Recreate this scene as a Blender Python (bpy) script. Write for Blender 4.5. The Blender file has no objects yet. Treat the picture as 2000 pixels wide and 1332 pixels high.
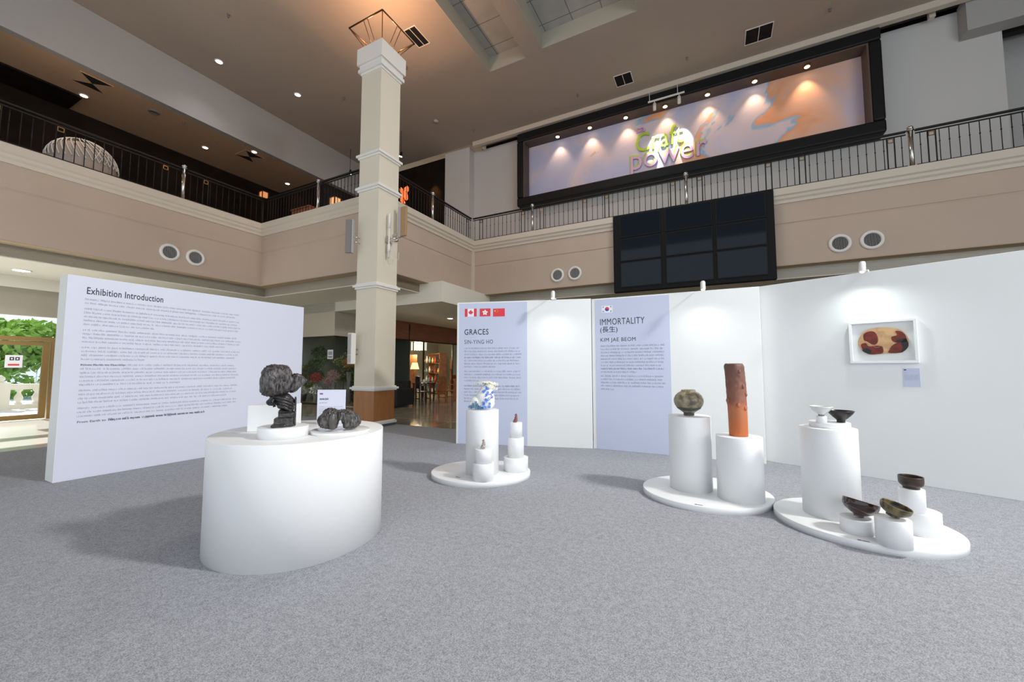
import bpy, bmesh, math, random
from mathutils import Vector, Matrix, noise
random.seed(7)
C = bpy.context.scene.collection
sc = bpy.context.scene
# ------------------------------------------------------------------ camera, world, exposure, big lights
cam = bpy.data.objects.new('camera', bpy.data.cameras.new('camera')); C.objects.link(cam)
cam.data.sensor_width = 36.0; cam.data.lens = 14.0; cam.data.clip_start = .05; cam.data.clip_end = 500
cam.location = (0, 0, 1.32); cam.rotation_euler = (math.radians(90) + math.atan(52/778), 0, 0)
sc.camera = cam
w = bpy.data.worlds.new('world'); sc.world = w; w.use_nodes = True
w.node_tree.nodes['Background'].inputs[0].default_value = (.82, .91, 1, 1)
w.node_tree.nodes['Background'].inputs[1].default_value = 1.15
vs = sc.view_settings
vs.view_transform = 'Standard'; vs.look = 'None'; vs.gamma = 1; vs.use_curve_mapping = False; vs.exposure = .12
ANG = math.atan2(-.457, .889)              # the building's own grid is turned against the camera
MB_ = Matrix.Rotation(ANG, 4, 'Z')
def W(a, b, z=0): return MB_ @ Vector((-a, b, z))      # a = towards the left arcade, b = away from the camera

def light(kind, name, loc, energy, color=(1, 1, 1), target=None, parent=None, **k):
    d = bpy.data.lights.new(name, kind); d.energy = energy; d.color = color
    for kk, v in k.items(): setattr(d, kk, v)
    o = bpy.data.objects.new(name, d); C.objects.link(o); o.location = loc
    if target is not None:
        o.rotation_euler = (Vector(target) - Vector(loc)).to_track_quat('-Z', 'Y').to_euler()
    if parent:
        o.parent = parent
    return o
# daylight from the glazed mall front behind the camera
light('AREA', 'daylight_front', (8.2, -5.6, 3.6), 590, (.95, .97, 1), (-1, 5, 1.2), shape='RECTANGLE', size=9, size_y=4.5)
# bright hall lighting high up on the right, behind the camera
light('AREA', 'hall_lights', (7.4, .6, 7.2), 270, (1, .985, .95), (-1.6, 4.0, .8), shape='DISK', size=.9, spread=math.radians(110))
light('AREA', 'ceiling_lamps', (1.5, 8.6, 10.4), 110, (1, .98, .95), (1.5, 7.4, 0), shape='DISK', size=1.2)
# sun on the terrace outside the left door
light('SUN', 'sun', (-30, 10, 20), 9.0, (1, .96, .9), (-30 + 8.9, 10 - 4.6, 20 - 5.1), angle=.01)

# ------------------------------------------------------------------ materials
def mat(name, col, rough=.6, metal=0, var=0, vscale=6, bump=0, bscale=40, col2=None, spec=.5, emit=None, est=0, stretch=None, coat=0):
    m = bpy.data.materials.new(name); m.use_nodes = True
    nt = m.node_tree; p = nt.nodes['Principled BSDF']
    p.inputs['Base Color'].default_value = (*col, 1); p.inputs['Roughness'].default_value = rough
    p.inputs['Metallic'].default_value = metal; p.inputs['Specular IOR Level'].default_value = spec
    p.inputs['Coat Weight'].default_value = coat
    if emit: p.inputs['Emission Color'].default_value = (*emit, 1); p.inputs['Emission Strength'].default_value = est
    if var or col2 or bump:
        tc = nt.nodes.new('ShaderNodeTexCoord'); mp = nt.nodes.new('ShaderNodeMapping')
        nt.links.new(tc.outputs['Object'], mp.inputs[0])
        if stretch: mp.inputs['Scale'].default_value = stretch
    if var or col2:
        n = nt.nodes.new('ShaderNodeTexNoise'); n.inputs['Scale'].default_value = vscale; n.inputs['Detail'].default_value = 6
        nt.links.new(mp.outputs[0], n.inputs[0])
        r = nt.nodes.new('ShaderNodeValToRGB')
        c2 = col2 or tuple(c*(1-var) for c in col)
        r.color_ramp.elements[0].color = (*c2, 1); r.color_ramp.elements[1].color = (*col, 1)
        r.color_ramp.elements[0].position = .38; r.color_ramp.elements[1].position = .62
        nt.links.new(n.outputs[0], r.inputs[0]); nt.links.new(r.outputs[0], p.inputs['Base Color'])
    if bump:
        n2 = nt.nodes.new('ShaderNodeTexNoise'); n2.inputs['Scale'].default_value = bscale; n2.inputs['Detail'].default_value = 5
        nt.links.new(mp.outputs[0], n2.inputs[0])
        b = nt.nodes.new('ShaderNodeBump'); b.inputs['Strength'].default_value = bump; b.inputs['Distance'].default_value = .01
        nt.links.new(n2.outputs[0], b.inputs['Height']); nt.links.new(b.outputs[0], p.inputs['Normal'])
    return m
def emis(name, col, s):
    m = bpy.data.materials.new(name); m.use_nodes = True; nt = m.node_tree
    nt.nodes.clear(); e = nt.nodes.new('ShaderNodeEmission'); o = nt.nodes.new('ShaderNodeOutputMaterial')
    e.inputs[0].default_value = (*col, 1); e.inputs[1].default_value = s; nt.links.new(e.outputs[0], o.inputs[0]); return m
def glass_mat(name, tint=(.93, .96, .95), refl=.06):
    m = bpy.data.materials.new(name); m.use_nodes = True; nt = m.node_tree; nt.nodes.clear()
    t = nt.nodes.new('ShaderNodeBsdfTransparent'); g = nt.nodes.new('ShaderNodeBsdfGlossy'); mx = nt.nodes.new('ShaderNodeMixShader')
    o = nt.nodes.new('ShaderNodeOutputMaterial'); fr = nt.nodes.new('ShaderNodeFresnel')
    fr.inputs[0].default_value = 1.45
    ge = nt.nodes.new('ShaderNodeNewGeometry'); inv = nt.nodes.new('ShaderNodeMath'); inv.operation = 'SUBTRACT'; inv.inputs[0].default_value = 1
    mu = nt.nodes.new('ShaderNodeMath'); mu.operation = 'MULTIPLY'
    nt.links.new(ge.outputs['Backfacing'], inv.inputs[1]); nt.links.new(inv.outputs[0], mu.inputs[0]); nt.links.new(fr.outputs[0], mu.inputs[1])
    t.inputs[0].default_value = (*tint, 1); g.inputs['Roughness'].default_value = .02
    nt.links.new(mu.outputs[0], mx.inputs[0]); nt.links.new(t.outputs[0], mx.inputs[1]); nt.links.new(g.outputs[0], mx.inputs[2])
    nt.links.new(mx.outputs[0], o.inputs[0]); return m
def tile_mat(name, c1, c2, line, size, rough, mortar=.012, off=0, coat=0):
    m = bpy.data.materials.new(name); m.use_nodes = True; nt = m.node_tree; p = nt.nodes['Principled BSDF']
    tc = nt.nodes.new('ShaderNodeTexCoord'); br = nt.nodes.new('ShaderNodeTexBrick'); n = nt.nodes.new('ShaderNodeTexNoise')
    br.offset = off; br.inputs['Scale'].default_value = 1; br.inputs['Brick Width'].default_value = size; br.inputs['Row Height'].default_value = size
    br.inputs['Mortar Size'].default_value = mortar; br.inputs['Color1'].default_value = (*c1, 1); br.inputs['Color2'].default_value = (*c2, 1)
    br.inputs['Mortar'].default_value = (*line, 1); br.inputs['Bias'].default_value = 0
    nt.links.new(tc.outputs['Object'], br.inputs[0]); nt.links.new(tc.outputs['Object'], n.inputs[0]); n.inputs['Scale'].default_value = 2.2; n.inputs['Detail'].default_value = 8
    mx = nt.nodes.new('ShaderNodeMixRGB'); mx.blend_type = 'MULTIPLY'; mx.inputs[0].default_value = .35
    nt.links.new(br.outputs[0], mx.inputs[1]); nt.links.new(n.outputs[0], mx.inputs[2]); nt.links.new(mx.outputs[0], p.inputs['Base Color'])
    p.inputs['Roughness'].default_value = rough; p.inputs['Coat Weight'].default_value = coat
    return m
M = {}
M['white'] = mat('white_paint', (.86, .87, .88), .45)
M['wallwhite'] = mat('panel_white', (.80, .815, .81), .6)
M['lav'] = mat('lavender_vinyl', (.56, .60, .76), .55)
M['introface'] = mat('intro_vinyl', (.70, .73, .85), .5)
M['gloss'] = mat('gloss_white', (.88, .88, .88), .18, coat=.3)
M['ink'] = mat('dark_ink', (.03, .035, .06), .6)
M['inkgrey'] = mat('grey_ink', (.36, .38, .48), .6)
M['inkmid'] = mat('mid_ink', (.14, .15, .2), .6)
M['red'] = mat('flag_red', (.72, .045, .06), .6)
M['flagwhite'] = mat('flag_white', (.86, .86, .9), .6)
M['yellow'] = mat('star_yellow', (.85, .6, .05), .6)
M['blue'] = mat('flag_blue', (.03, .07, .35), .6)
M['carpet'] = None
M['fascia'] = mat('fascia_plaster', (.52, .41, .325), .75, var=.04, vscale=1.2)
M['cornice'] = mat('cornice_paint', (.62, .55, .46), .6)
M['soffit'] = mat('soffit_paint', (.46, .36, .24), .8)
M['gceil'] = mat('arcade_ceiling', (.74, .72, .62), .8)
M['ceil'] = mat('hall_ceiling', (.42, .36, .30), .85, var=.05, vscale=.5)
M['upwall'] = mat('upper_wall', (.58, .575, .56), .75)
M['bulk'] = mat('bulkhead_paint', (.40, .395, .385), .8)
M['coffer'] = mat('coffer_side', (.42, .40, .33), .8)
M['upceil'] = mat('upper_ceiling', (.56, .38, .24), .85)
M['shaft'] = mat('column_cream', (.70, .64, .52), .6)
M['trim'] = mat('column_trim', (.78, .76, .72), .5)
M['wood'] = mat('orange_wood', (.40, .17, .055), .45, var=.12, vscale=3, stretch=(6, 6, .8))
M['redwood'] = mat('red_wood', (.33, .13, .07), .5, var=.2, vscale=2, stretch=(1, 1, 4))
M['chairwood'] = mat('chair_wood', (.40, .15, .05), .4, var=.3, vscale=8)
M['darkwood'] = mat('dark_wood', (.03, .018, .014), .4)
M['black'] = mat('black_frame', (.007, .007, .008), .55, spec=.25)
M['iron'] = mat('iron_rail', (.018, .019, .018), .5, .2, spec=.3)
M['steel'] = mat('brushed_steel', (.62, .6, .56), .22, 1)
M['bronze'] = mat('dark_bronze', (.07, .035, .015), .4, .6)
M['brass'] = mat('bronze_frame', (.30, .19, .07), .35, .7)
M['chrome'] = mat('chrome', (.8, .8, .8), .12, 1)
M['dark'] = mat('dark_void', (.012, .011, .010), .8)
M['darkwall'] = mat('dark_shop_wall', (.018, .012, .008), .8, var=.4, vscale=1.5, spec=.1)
M['screen'] = mat('screen_glass', (.006, .011, .018), .05, spec=.22)
M['bezel'] = mat('bezel', (.006, .006, .007), .6, spec=.2)
M['tan'] = mat('antenna_tan', (.38, .24, .12), .6)
M['grey'] = mat('grey_plastic', (.42, .41, .40), .5)
M['greyd'] = mat('grey_dark', (.20, .18, .17), .5)
M['creamwall'] = mat('shop_cream', (.56, .50, .40), .75)
M['glass'] = glass_mat('clear_glass')
M['led'] = emis('led_white', (1, 1, 1), 14)
M['warm'] = emis('lamp_warm', (1, .72, .42), 14)
M['spotface'] = emis('spot_face', (.95, 1, 1), 9)
M['marble'] = tile_mat('beige_marble', (.40, .34, .25), (.36, .30, .22), (.62, .55, .42), 1.15, .10, .014)
M['ceiltile'] = tile_mat('skylight_tiles', (.56, .55, .52), (.52, .52, .49), (.22, .21, .19), .82, .6, .012)
M['outfloor'] = mat('terrace_paving', (.75, .73, .70), .6)
M['stone'] = mat('balustrade_stone', (.80, .76, .70), .7)
M['leaf'] = mat('leaf_green', (.32, .55, .10), .6, var=.4, vscale=.8)
M['leafd'] = mat('leaf_dark', (.06, .12, .03), .6, var=.5, vscale=4)
M['leafm'] = mat('leaf_olive', (.16, .18, .06), .6, var=.4, vscale=4)
M['bark'] = mat('bark', (.12, .08, .05), .9)
def carpet():
    m = bpy.data.materials.new('grey_carpet'); m.use_nodes = True; nt = m.node_tree; p = nt.nodes['Principled BSDF']
    tc = nt.nodes.new('ShaderNodeTexCoord'); n = nt.nodes.new('ShaderNodeTexNoise'); n.inputs['Scale'].default_value = 200; n.inputs['Detail'].default_value = 4
    n2 = nt.nodes.new('ShaderNodeTexNoise'); n2.inputs['Scale'].default_value = 28; n2.inputs['Detail'].default_value = 6
    ad = nt.nodes.new('ShaderNodeMixRGB'); ad.inputs[0].default_value = .18
    r = nt.nodes.new('ShaderNodeValToRGB'); e = r.color_ramp.elements
    e[0].position = .36; e[0].color = (.21, .218, .242, 1); e[1].position = .62; e[1].color = (.46, .472, .51, 1)
    for a in (n, n2): nt.links.new(tc.outputs['Object'], a.inputs[0])
    nt.links.new(n.outputs[0], ad.inputs[1]); nt.links.new(n2.outputs[0], ad.inputs[2]); nt.links.new(ad.outputs[0], r.inputs[0]); nt.links.new(r.outputs[0], p.inputs['Base Color'])
    b = nt.nodes.new('ShaderNodeBump'); b.inputs['Strength'].default_value = .35; b.inputs['Distance'].default_value = .004
    nt.links.new(n.outputs[0], b.inputs['Height']); nt.links.new(b.outputs[0], p.inputs['Normal'])
    p.inputs['Roughness'].default_value = .95; p.inputs['Specular IOR Level'].default_value = .1
    return m
M['carpet'] = carpet()
def mural():
    m = bpy.data.materials.new('mural_print'); m.use_nodes = True; nt = m.node_tree; p = nt.nodes['Principled BSDF']
    tc = nt.nodes.new('ShaderNodeTexCoord'); n = nt.nodes.new('ShaderNodeTexNoise'); n.inputs['Scale'].default_value = .42; n.inputs['Detail'].default_value = 5; n.inputs['Roughness'].default_value = .55; n.inputs['Distortion'].default_value = .9
    r = nt.nodes.new('ShaderNodeValToRGB'); cr = r.color_ramp
    pts = [(.0, (.40, .46, .68)), (.36, (.50, .52, .72)), (.44, (.62, .56, .66)), (.50, (.66, .56, .60)), (.515, (.25, .48, .70)), (.53, (.80, .36, .18)), (.58, (.80, .46, .32)), (.66, (.72, .50, .44)), (.80, (.62, .52, .62)), (1, (.60, .42, .46))]
    cr.elements[0].position = 0; cr.elements[0].color = (*pts[0][1], 1); cr.elements[1].position = 1; cr.elements[1].color = (*pts[-1][1], 1)
    for x, c in pts[1:-1]: q = cr.elements.new(x); q.color = (*c, 1)
    mp = nt.nodes.new('ShaderNodeMapping'); mp.inputs['Location'].default_value = (3.3, 0, 1.7)
    sx = nt.nodes.new('ShaderNodeSeparateXYZ'); ma = nt.nodes.new('ShaderNodeMath'); ma.operation = 'MULTIPLY_ADD'; ma.inputs[1].default_value = .030
    nt.links.new(tc.outputs['Object'], sx.inputs[0]); nt.links.new(sx.outputs['X'], ma.inputs[0]); nt.links.new(n.outputs[0], ma.inputs[2])
    nt.links.new(tc.outputs['Object'], mp.inputs[0]); nt.links.new(mp.outputs[0], n.inputs[0]); nt.links.new(ma.outputs[0], r.inputs[0]); nt.links.new(r.outputs[0], p.inputs['Base Color'])
    p.inputs['Roughness'].default_value = .55
    return m
M['mural'] = mural()

# ------------------------------------------------------------------ mesh helpers
class G:
    """collects shapes and links them as one mesh object"""
    def __init__(s): s.bm = bmesh.new(); s.mi = 0
    def _f(s, vs, sm=False):
        try: f = s.bm.faces.new(vs); f.material_index = s.mi; f.smooth = sm; return f
        except ValueError: return None
    def box(s, x0, x1, y0, y1, z0, z1, M4=None):
        v = [Vector((x, y, z)) for z in (z0, z1) for y in (y0, y1) for x in (x0, x1)]
        if M4: v = [M4 @ p for p in v]
        v = [s.bm.verts.new(p) for p in v]
        for i in ((0, 2, 3, 1), (4, 5, 7, 6), (0, 1, 5, 4), (2, 6, 7, 3), (0, 4, 6, 2), (1, 3, 7, 5)): s._f([v[k] for k in i])
        return s
    def prism(s, pts, z0, z1, M4=None, sm=False):
        """pts: ccw (x,y); extruded in z"""
        n = len(pts); M4 = M4 or Matrix()
        a = [s.bm.verts.new(M4 @ Vector((x, y, z0))) for x, y in pts]; b = [s.bm.verts.new(M4 @ Vector((x, y, z1))) for x, y in pts]
        s._f(a[::-1]); s._f(b)
        for i in range(n): s._f([a[i], a[(i+1) % n], b[(i+1) % n], b[i]], sm)
        return s
    def cyl(s, x, y, r, z0, z1, n=48, bev=0, M4=None, ry=None, rot=0):
        pr = [(r, z0), (r, z1-bev), (r-bev*.3, z1-bev*.3), (r-bev, z1)] if bev else [(r, z0), (r, z1)]
        k = (ry/r) if ry else 1
        M4 = (M4 or Matrix()) @ Matrix.Translation((x, y, 0)) @ Matrix.Rotation(rot, 4, 'Z') @ Matrix.Diagonal((1, k, 1, 1))
        return s.lathe([(0, z0)]+pr+[(0, z1)], n, M4)
    def lathe(s, pr, n=40, M4=None, wob=0):
        M4 = M4 or Matrix(); rings = []
        for i, (r, z) in enumerate(pr):
            if r <= 1e-6: rings.append([s.bm.verts.new(M4 @ Vector((0, 0, z)))])
            else: rings.append([s.bm.verts.new(M4 @ Vector((r*math.cos(2*math.pi*k/n), r*math.sin(2*math.pi*k/n), z))) for k in range(n)])
        for i in range(len(rings)-1):
            A, B = rings[i], rings[i+1]
            for k in range(n):
                k2 = (k+1) % n
                if len(A) == 1 and len(B) == 1: continue
                if len(A) == 1: s._f([A[0], B[k2], B[k]], True)
                elif len(B) == 1: s._f([A[k], A[k2], B[0]], True)
                else: s._f([A[k], A[k2], B[k2], B[k]], True)
        return s
    def tube(s, pts, r, n=8, r1=None, cap=True):
        pts = [Vector(p) for p in pts]; rings = []
        for i, p in enumerate(pts):
            t = (pts[min(i+1, len(pts)-1)]-pts[max(i-1, 0)]).normalized()
            u = t.cross(Vector((0, 0, 1))); u = u.normalized() if u.length > 1e-3 else Vector((1, 0, 0)); v = t.cross(u)
            rr = r if r1 is None else r+(r1-r)*i/(len(pts)-1)
            rings.append([s.bm.verts.new(p+u*rr*math.cos(2*math.pi*k/n)+v*rr*math.sin(2*math.pi*k/n)) for k in range(n)])
        for A, B in zip(rings, rings[1:]):
            for k in range(n): s._f([A[k], A[(k+1) % n], B[(k+1) % n], B[k]], True)
        if cap: s._f(rings[0][::-1]); s._f(rings[-1])
        return s
    def ball(s, c, r, sc3=(1, 1, 1), sub=2, rot=None):
        m = Matrix.Translation(c) @ (rot or Matrix()) @ Matrix.Diagonal((*sc3, 1))
        k = bmesh.ops.create_icosphere(s.bm, subdivisions=sub, radius=r, matrix=m)
        for f in {f for v in k['verts'] for f in v.link_faces}: f.smooth = True; f.material_index = s.mi
        return s
    def quad(s, *p): s._f([s.bm.verts.new(Vector(q)) for q in p]); return s
    def flat(s, x0, x1, z0, z1, y): return s.quad((x0, y, z0), (x1, y, z0), (x1, y, z1), (x0, y, z1))
    def build(s, name, mats, parent=None, loc=(0, 0, 0), rz=0, bev=0, kind=None, recalc=True):
        if recalc: bmesh.ops.recalc_face_normals(s.bm, faces=s.bm.faces)
        me = bpy.data.meshes.new(name); s.bm.to_mesh(me); s.bm.free()
        for m in (mats if isinstance(mats, (list, tuple)) else [mats]): me.materials.append(M[m] if isinstance(m, str) else m)
        o = bpy.data.objects.new(name, me); C.objects.link(o); o.location = loc; o.rotation_euler.z = rz
        if parent: o.parent = parent
        if kind: o['kind'] = kind
        if bev:
            b = o.modifiers.new('bevel', 'BEVEL'); b.width = bev; b.segments = 2; b.limit_method = 'ANGLE'; b.angle_limit = math.radians(50)
        return o
def tag(o, label, cat, group=None):
    o['label'] = label; o['category'] = cat
    if group: o['group'] = group
    return o
def empty(name, loc, rz, label, cat, group=None):
    o = bpy.data.objects.new(name, None); C.objects.link(o); o.location = loc; o.rotation_euler.z = rz; o.empty_display_size = .1
    return tag(o, label, cat, group)
def bldg(name, g, m, kind='structure', bev=0, parent=None):      # verts given as (-a, b, z)
    return g.build(name, m, parent, (0, 0, 0), ANG if not parent else 0, bev, kind)
def copy_tree(o, parent=None):
    c = o.copy(); C.objects.link(c)
    if parent: c.parent = parent
    for ch in list(o.children): copy_tree(ch, c)
    return c
def text(name, s, m, parent, x, z, h=None, wd=None, y=-.002, ext=.0008, bold=0, spacing=1):
    cu = bpy.data.curves.new(name, 'FONT'); cu.body = s; cu.size = 1; cu.space_character = spacing; cu.offset = bold; cu.resolution_u = 3
    t = bpy.data.objects.new(name, cu); C.objects.link(t); bpy.context.view_layer.update()
    me = bpy.data.meshes.new_from_object(t.evaluated_get(bpy.context.evaluated_depsgraph_get())); bpy.data.objects.remove(t)
    xs = [v.co.x for v in me.vertices]; ys = [v.co.y for v in me.vertices]
    x0, x1, y0, y1 = min(xs), max(xs), min(ys), max(ys)
    sy = (h or 1)/(y1-y0) if h else wd/(x1-x0); sx = wd/(x1-x0) if wd else sy
    bm = bmesh.new(); bm.from_mesh(me)
    for v in bm.verts: v.co = Vector((x+(v.co.x-x0)*sx, y, z+(v.co.y-y0)*sy))
    if ext:
        r = bmesh.ops.extrude_face_region(bm, geom=bm.faces[:])
        for e in r['geom']:
            if isinstance(e, bmesh.types.BMVert): e.co.y -= ext
    bm.to_mesh(me); bm.free(); me.materials.clear(); me.materials.append(M[m] if isinstance(m, str) else m)
    o = bpy.data.objects.new(name, me); C.objects.link(o); o.parent = parent
    return o
def para(g, x0, x1, z, n, pitch, xh, last=.5, y=-.0025, bold=(), cw=.0165):
    """small print, n lines, built of tiny letter strokes"""
    for i in range(n):
        zz = z-i*pitch; xe = x0+(x1-x0)*(last if i == n-1 else random.uniform(.97, 1)); x = x0
        tk = xh*(.30 if i in bold else .2)
        while x < xe-cw*2:
            for _ in range(random.randint(2, 10)):
                if x > xe: break
                k = random.random(); t = xh*1.5 if random.random() < .25 else xh; d = -xh*.4 if random.random() < .08 else 0
                g.flat(x, x+tk, zz+d, zz+t, y)
                if k < .55: g.flat(x+cw*.55, x+cw*.55+tk, zz, zz+xh, y)
                if k < .45: g.flat(x, x+cw*.6, zz+xh-tk, zz+xh, y)
                if .3 < k < .8: g.flat(x, x+cw*.6, zz, zz+tk, y)
                if k > .7: g.flat(x, x+cw*.55, zz+xh*.45, zz+xh*.45+tk, y)
                x += cw*(1.0 if k < .8 else .7)
            x += cw*.7

# ================================================================== THE BUILDING (x = -a, y = b in its own grid)
def ab(g, a0, a1, b0, b1, z0, z1): return g.box(-a1, -a0, b0, b1, z0, z1)
g = G(); ab(g, -14, 15.5, -10, 24, -.12, 0); bldg('floor', g, 'marble')
g = G(); ab(g, 9.98, 15.5, -8, 5.6, 0, .004); bldg('floor', g, mat('door_glare_floor', (.82, .81, .78), .12))  # daylight glare on the marble by the door, put in as a pale floor colour
g = G(); ab(g, 15.5, 32, -10, 16, -.16, -.02); bldg('terrace', g, 'outfloor')
g = G(); ab(g, -10.9, 9.97, -8, 7.1, 0, .008)
cp = g.build('carpet', 'carpet', None, (0, 0, 0), ANG); tag(cp, 'grey speckled carpet covering the exhibition area', 'carpet')
# --- atrium ceiling with two skylight coffers
CZ = 10.505
g = G()
ab(g, -14, 1.55, -8, 13.35, CZ, CZ+.9)
for a0, a1, b0, b1 in ((1.55, 4.22, 2, 10.1), (4.75, 6.02, 2, 10.2)):
    ab(g, a0, a1, -8, b0, CZ, CZ+.9); ab(g, a0, a1, b1, 13.35, CZ, CZ+.9)
ab(g, 4.22, 4.75, -8, 13.35, CZ, CZ+.9); ab(g, 6.02, 14.3, -8, 13.35, CZ, CZ+.9)
bldg('ceiling', g, 'ceil')
g = G()
for a0, a1, b0, b1 in ((1.55, 4.22, 2, 10.1), (4.75, 6.02, 2, 10.2)):
    ab(g, a0, a1, b0, b1, CZ+.47, CZ+.6)
bldg('ceiling', g, 'ceiltile')
g = G()
for a0, a1, b0, b1 in ((1.55, 4.22, 2, 10.1), (4.75, 6.02, 2, 10.2)):
    t = .015
    ab(g, a0, a0+t, b0, b1, CZ-.002, CZ+.47); ab(g, a1-t, a1, b0, b1, CZ-.002, CZ+.47); ab(g, a0+t, a1-t, b1-t, b1, CZ-.002, CZ+.47); ab(g, a0+t, a1-t, b0, b0+t, CZ-.002, CZ+.47)
bldg('trim_1', g, 'coffer')
g = G(); ab(g, -9, 8.6, 13.20, 13.36, 10.33, CZ); bldg('trim_2', g, 'cornice')           # ceiling edge strip over the right gallery
g = G(); ab(g, -14, 17.2, 13.36, 24, 11.1, 11.4); bldg('ceiling', g, 'ceil')
g = G(); ab(g, -9, 8.6, 13.36, 13.44, 10.505, 11.1); bldg('trim_3', g, 'coffer')
# --- left bulkhead and upper arcade ceiling
g = G(); ab(g, 14.1, 14.3, -8, 13.7, 9.0, CZ); bldg('wall_bulkhead', g, 'bulk')
g = G(); ab(g, 14.3, 17.2, -8, 10.6, 9.0, 9.2); bldg('ceiling', g, 'upceil')
g = G(); ab(g, 14.3, 17.2, 10.6, 13.7, 9.0, 9.2); ab(g, 14.0, 17.3, -8, 24, 11.2, 11.4); bldg('ceiling', g, 'dark')
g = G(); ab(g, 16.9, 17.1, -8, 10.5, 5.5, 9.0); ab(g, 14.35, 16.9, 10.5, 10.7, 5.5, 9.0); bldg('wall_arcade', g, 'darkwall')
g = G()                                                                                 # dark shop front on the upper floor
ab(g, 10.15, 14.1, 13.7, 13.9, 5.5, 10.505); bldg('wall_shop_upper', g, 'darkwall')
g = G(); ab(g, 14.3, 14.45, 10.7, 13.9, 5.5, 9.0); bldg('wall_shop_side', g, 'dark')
# --- white upper wall behind the right gallery and the white pier at its end
g = G(); ab(g, -6.5, 8.6, 13.8, 14.0, 5.5, 10.44); bldg('wall_back', g, 'upwall')
g = G(); ab(g, 8.9, 10.15, 13.45, 14.2, 5.5, 10.505); ab(g, 8.6, 8.9, 13.8, 14.2, 5.5, 10.44); bldg('wall_pier', g, 'upwall')
g = G(); ab(g, -14, -6.5, 15.2, 15.4, 5.5, 11.1); ab(g, -6.6, -6.5, 14.0, 15.2, 5.5, 10.44); bldg('wall_right_upper', g, 'upwall')
g = G(); ab(g, -6.9, -5.75, 13.40, 13.8, 9.62, 10.5); ab(g, -9.5, -6.9, 13.40, 13.5, 9.62, 10.5); bldg('trim_4', g, 'bulk')
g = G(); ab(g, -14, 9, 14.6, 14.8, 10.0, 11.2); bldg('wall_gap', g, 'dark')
for a in (8.2, -5.25): g = G(); ab(g, a, a+.12, 13.5, 13.62, 10.3, 11.1); bldg('trim_5', g, 'cornice')
# --- outer shell
g = G(); ab(g, -14.2, -14, -10, 24, 0, 11.2); bldg('wall_right', g, 'upwall')
g = G(); ab(g, -14, 17, 22, 22.2, 0, 11.2); bldg('wall_far', g, 'creamwall')
g = G(); ab(g, 15.5, 17.2, -8, 24, 5.2, 5.5); bldg('trim_6', g, 'darkwall')
g = G()                                                                                  # upper floor slab
ab(g, 12.72, 15.5, -8, 24, 3.9, 5.5); ab(g, 7.72, 12.72, 7.42, 24, 3.9, 5.5); ab(g, -14, 7.72, 11.92, 24, 3.9, 5.5)
bldg('floor', g, mat('upper_floor', (.45, .34, .22), .5))
# --- fascia and cornice swept round the atrium edge (corners: left, inner, column, back)
PATH = [(12.7, -8), (12.7, 7.4), (7.7, 7.4), (7.7, 11.9), (-13.9, 11.9)]
def sweep(g, path, prof):
    """prof: (offset into the atrium, z)"""
    nrm = []
    for (a0, b0), (a1, b1) in zip(path, path[1:]):
        d = Vector((a1-a0, b1-b0)).normalized(); nrm.append(Vector((-d.y, d.x)))      # side towards the atrium
    rings = []
    for i, (a, b) in enumerate(path):
        if i == 0: m = nrm[0]
        elif i == len(path)-1: m = nrm[-1]
        else: m = (nrm[i-1]+nrm[i]); m = m/ (1+nrm[i-1].dot(nrm[i]))
        rings.append([g.bm.verts.new(Vector((-(a+m.x*o), b+m.y*o, z))) for o, z in prof])
    n = len(prof)
    for A, B in zip(rings, rings[1:]):
        for k in range(n): g._f([A[k], A[(k+1) % n], B[(k+1) % n], B[k]])
    g._f(rings[0]); g._f(rings[-1][::-1]); return g
sgn = 1
def prof(l): return [(sgn*o, z) for o, z in l]
g = G(); sweep(g, PATH, prof([(-.12, 3.89), (0, 3.89), (0, 4.91), (-.012, 4.925), (-.012, 4.945), (.008, 4.965), (.008, 5.46), (-.12, 5.46)])); bldg('wall_fascia', g, 'fascia')
g = G(); sweep(g, PATH, prof([(-.12, 5.46), (.04, 5.46), (.05, 5.53), (.09, 5.57), (.10, 5.63), (.14, 5.66), (.14, 5.83), (-.12, 5.83)])); bldg('trim_7', g, 'cornice')
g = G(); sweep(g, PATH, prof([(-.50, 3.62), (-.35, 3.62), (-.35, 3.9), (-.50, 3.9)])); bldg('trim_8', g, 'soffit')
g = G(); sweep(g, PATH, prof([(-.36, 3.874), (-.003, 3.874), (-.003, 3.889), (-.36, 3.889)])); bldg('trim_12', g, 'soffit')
g = G(); ab(g, 7.62, 7.80, 11.80, 11.98, 3.4, 5.5); bldg('trim_9', g, 'cornice')     # pilaster strip in the back corner
# --- ground-floor ceiling
g = G()
ab(g, 13.05, 15.5, -8, 9.45, 3.6, 3.9); ab(g, 8.05, 13.05, 7.75, 9.45, 3.6, 3.9); ab(g, 7.2, 15.5, 9.45, 22, 3.28, 3.9); ab(g, -14, 8.05, 12.25, 22, 3.6, 3.9)
bldg('ceiling', g, 'gceil')
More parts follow.
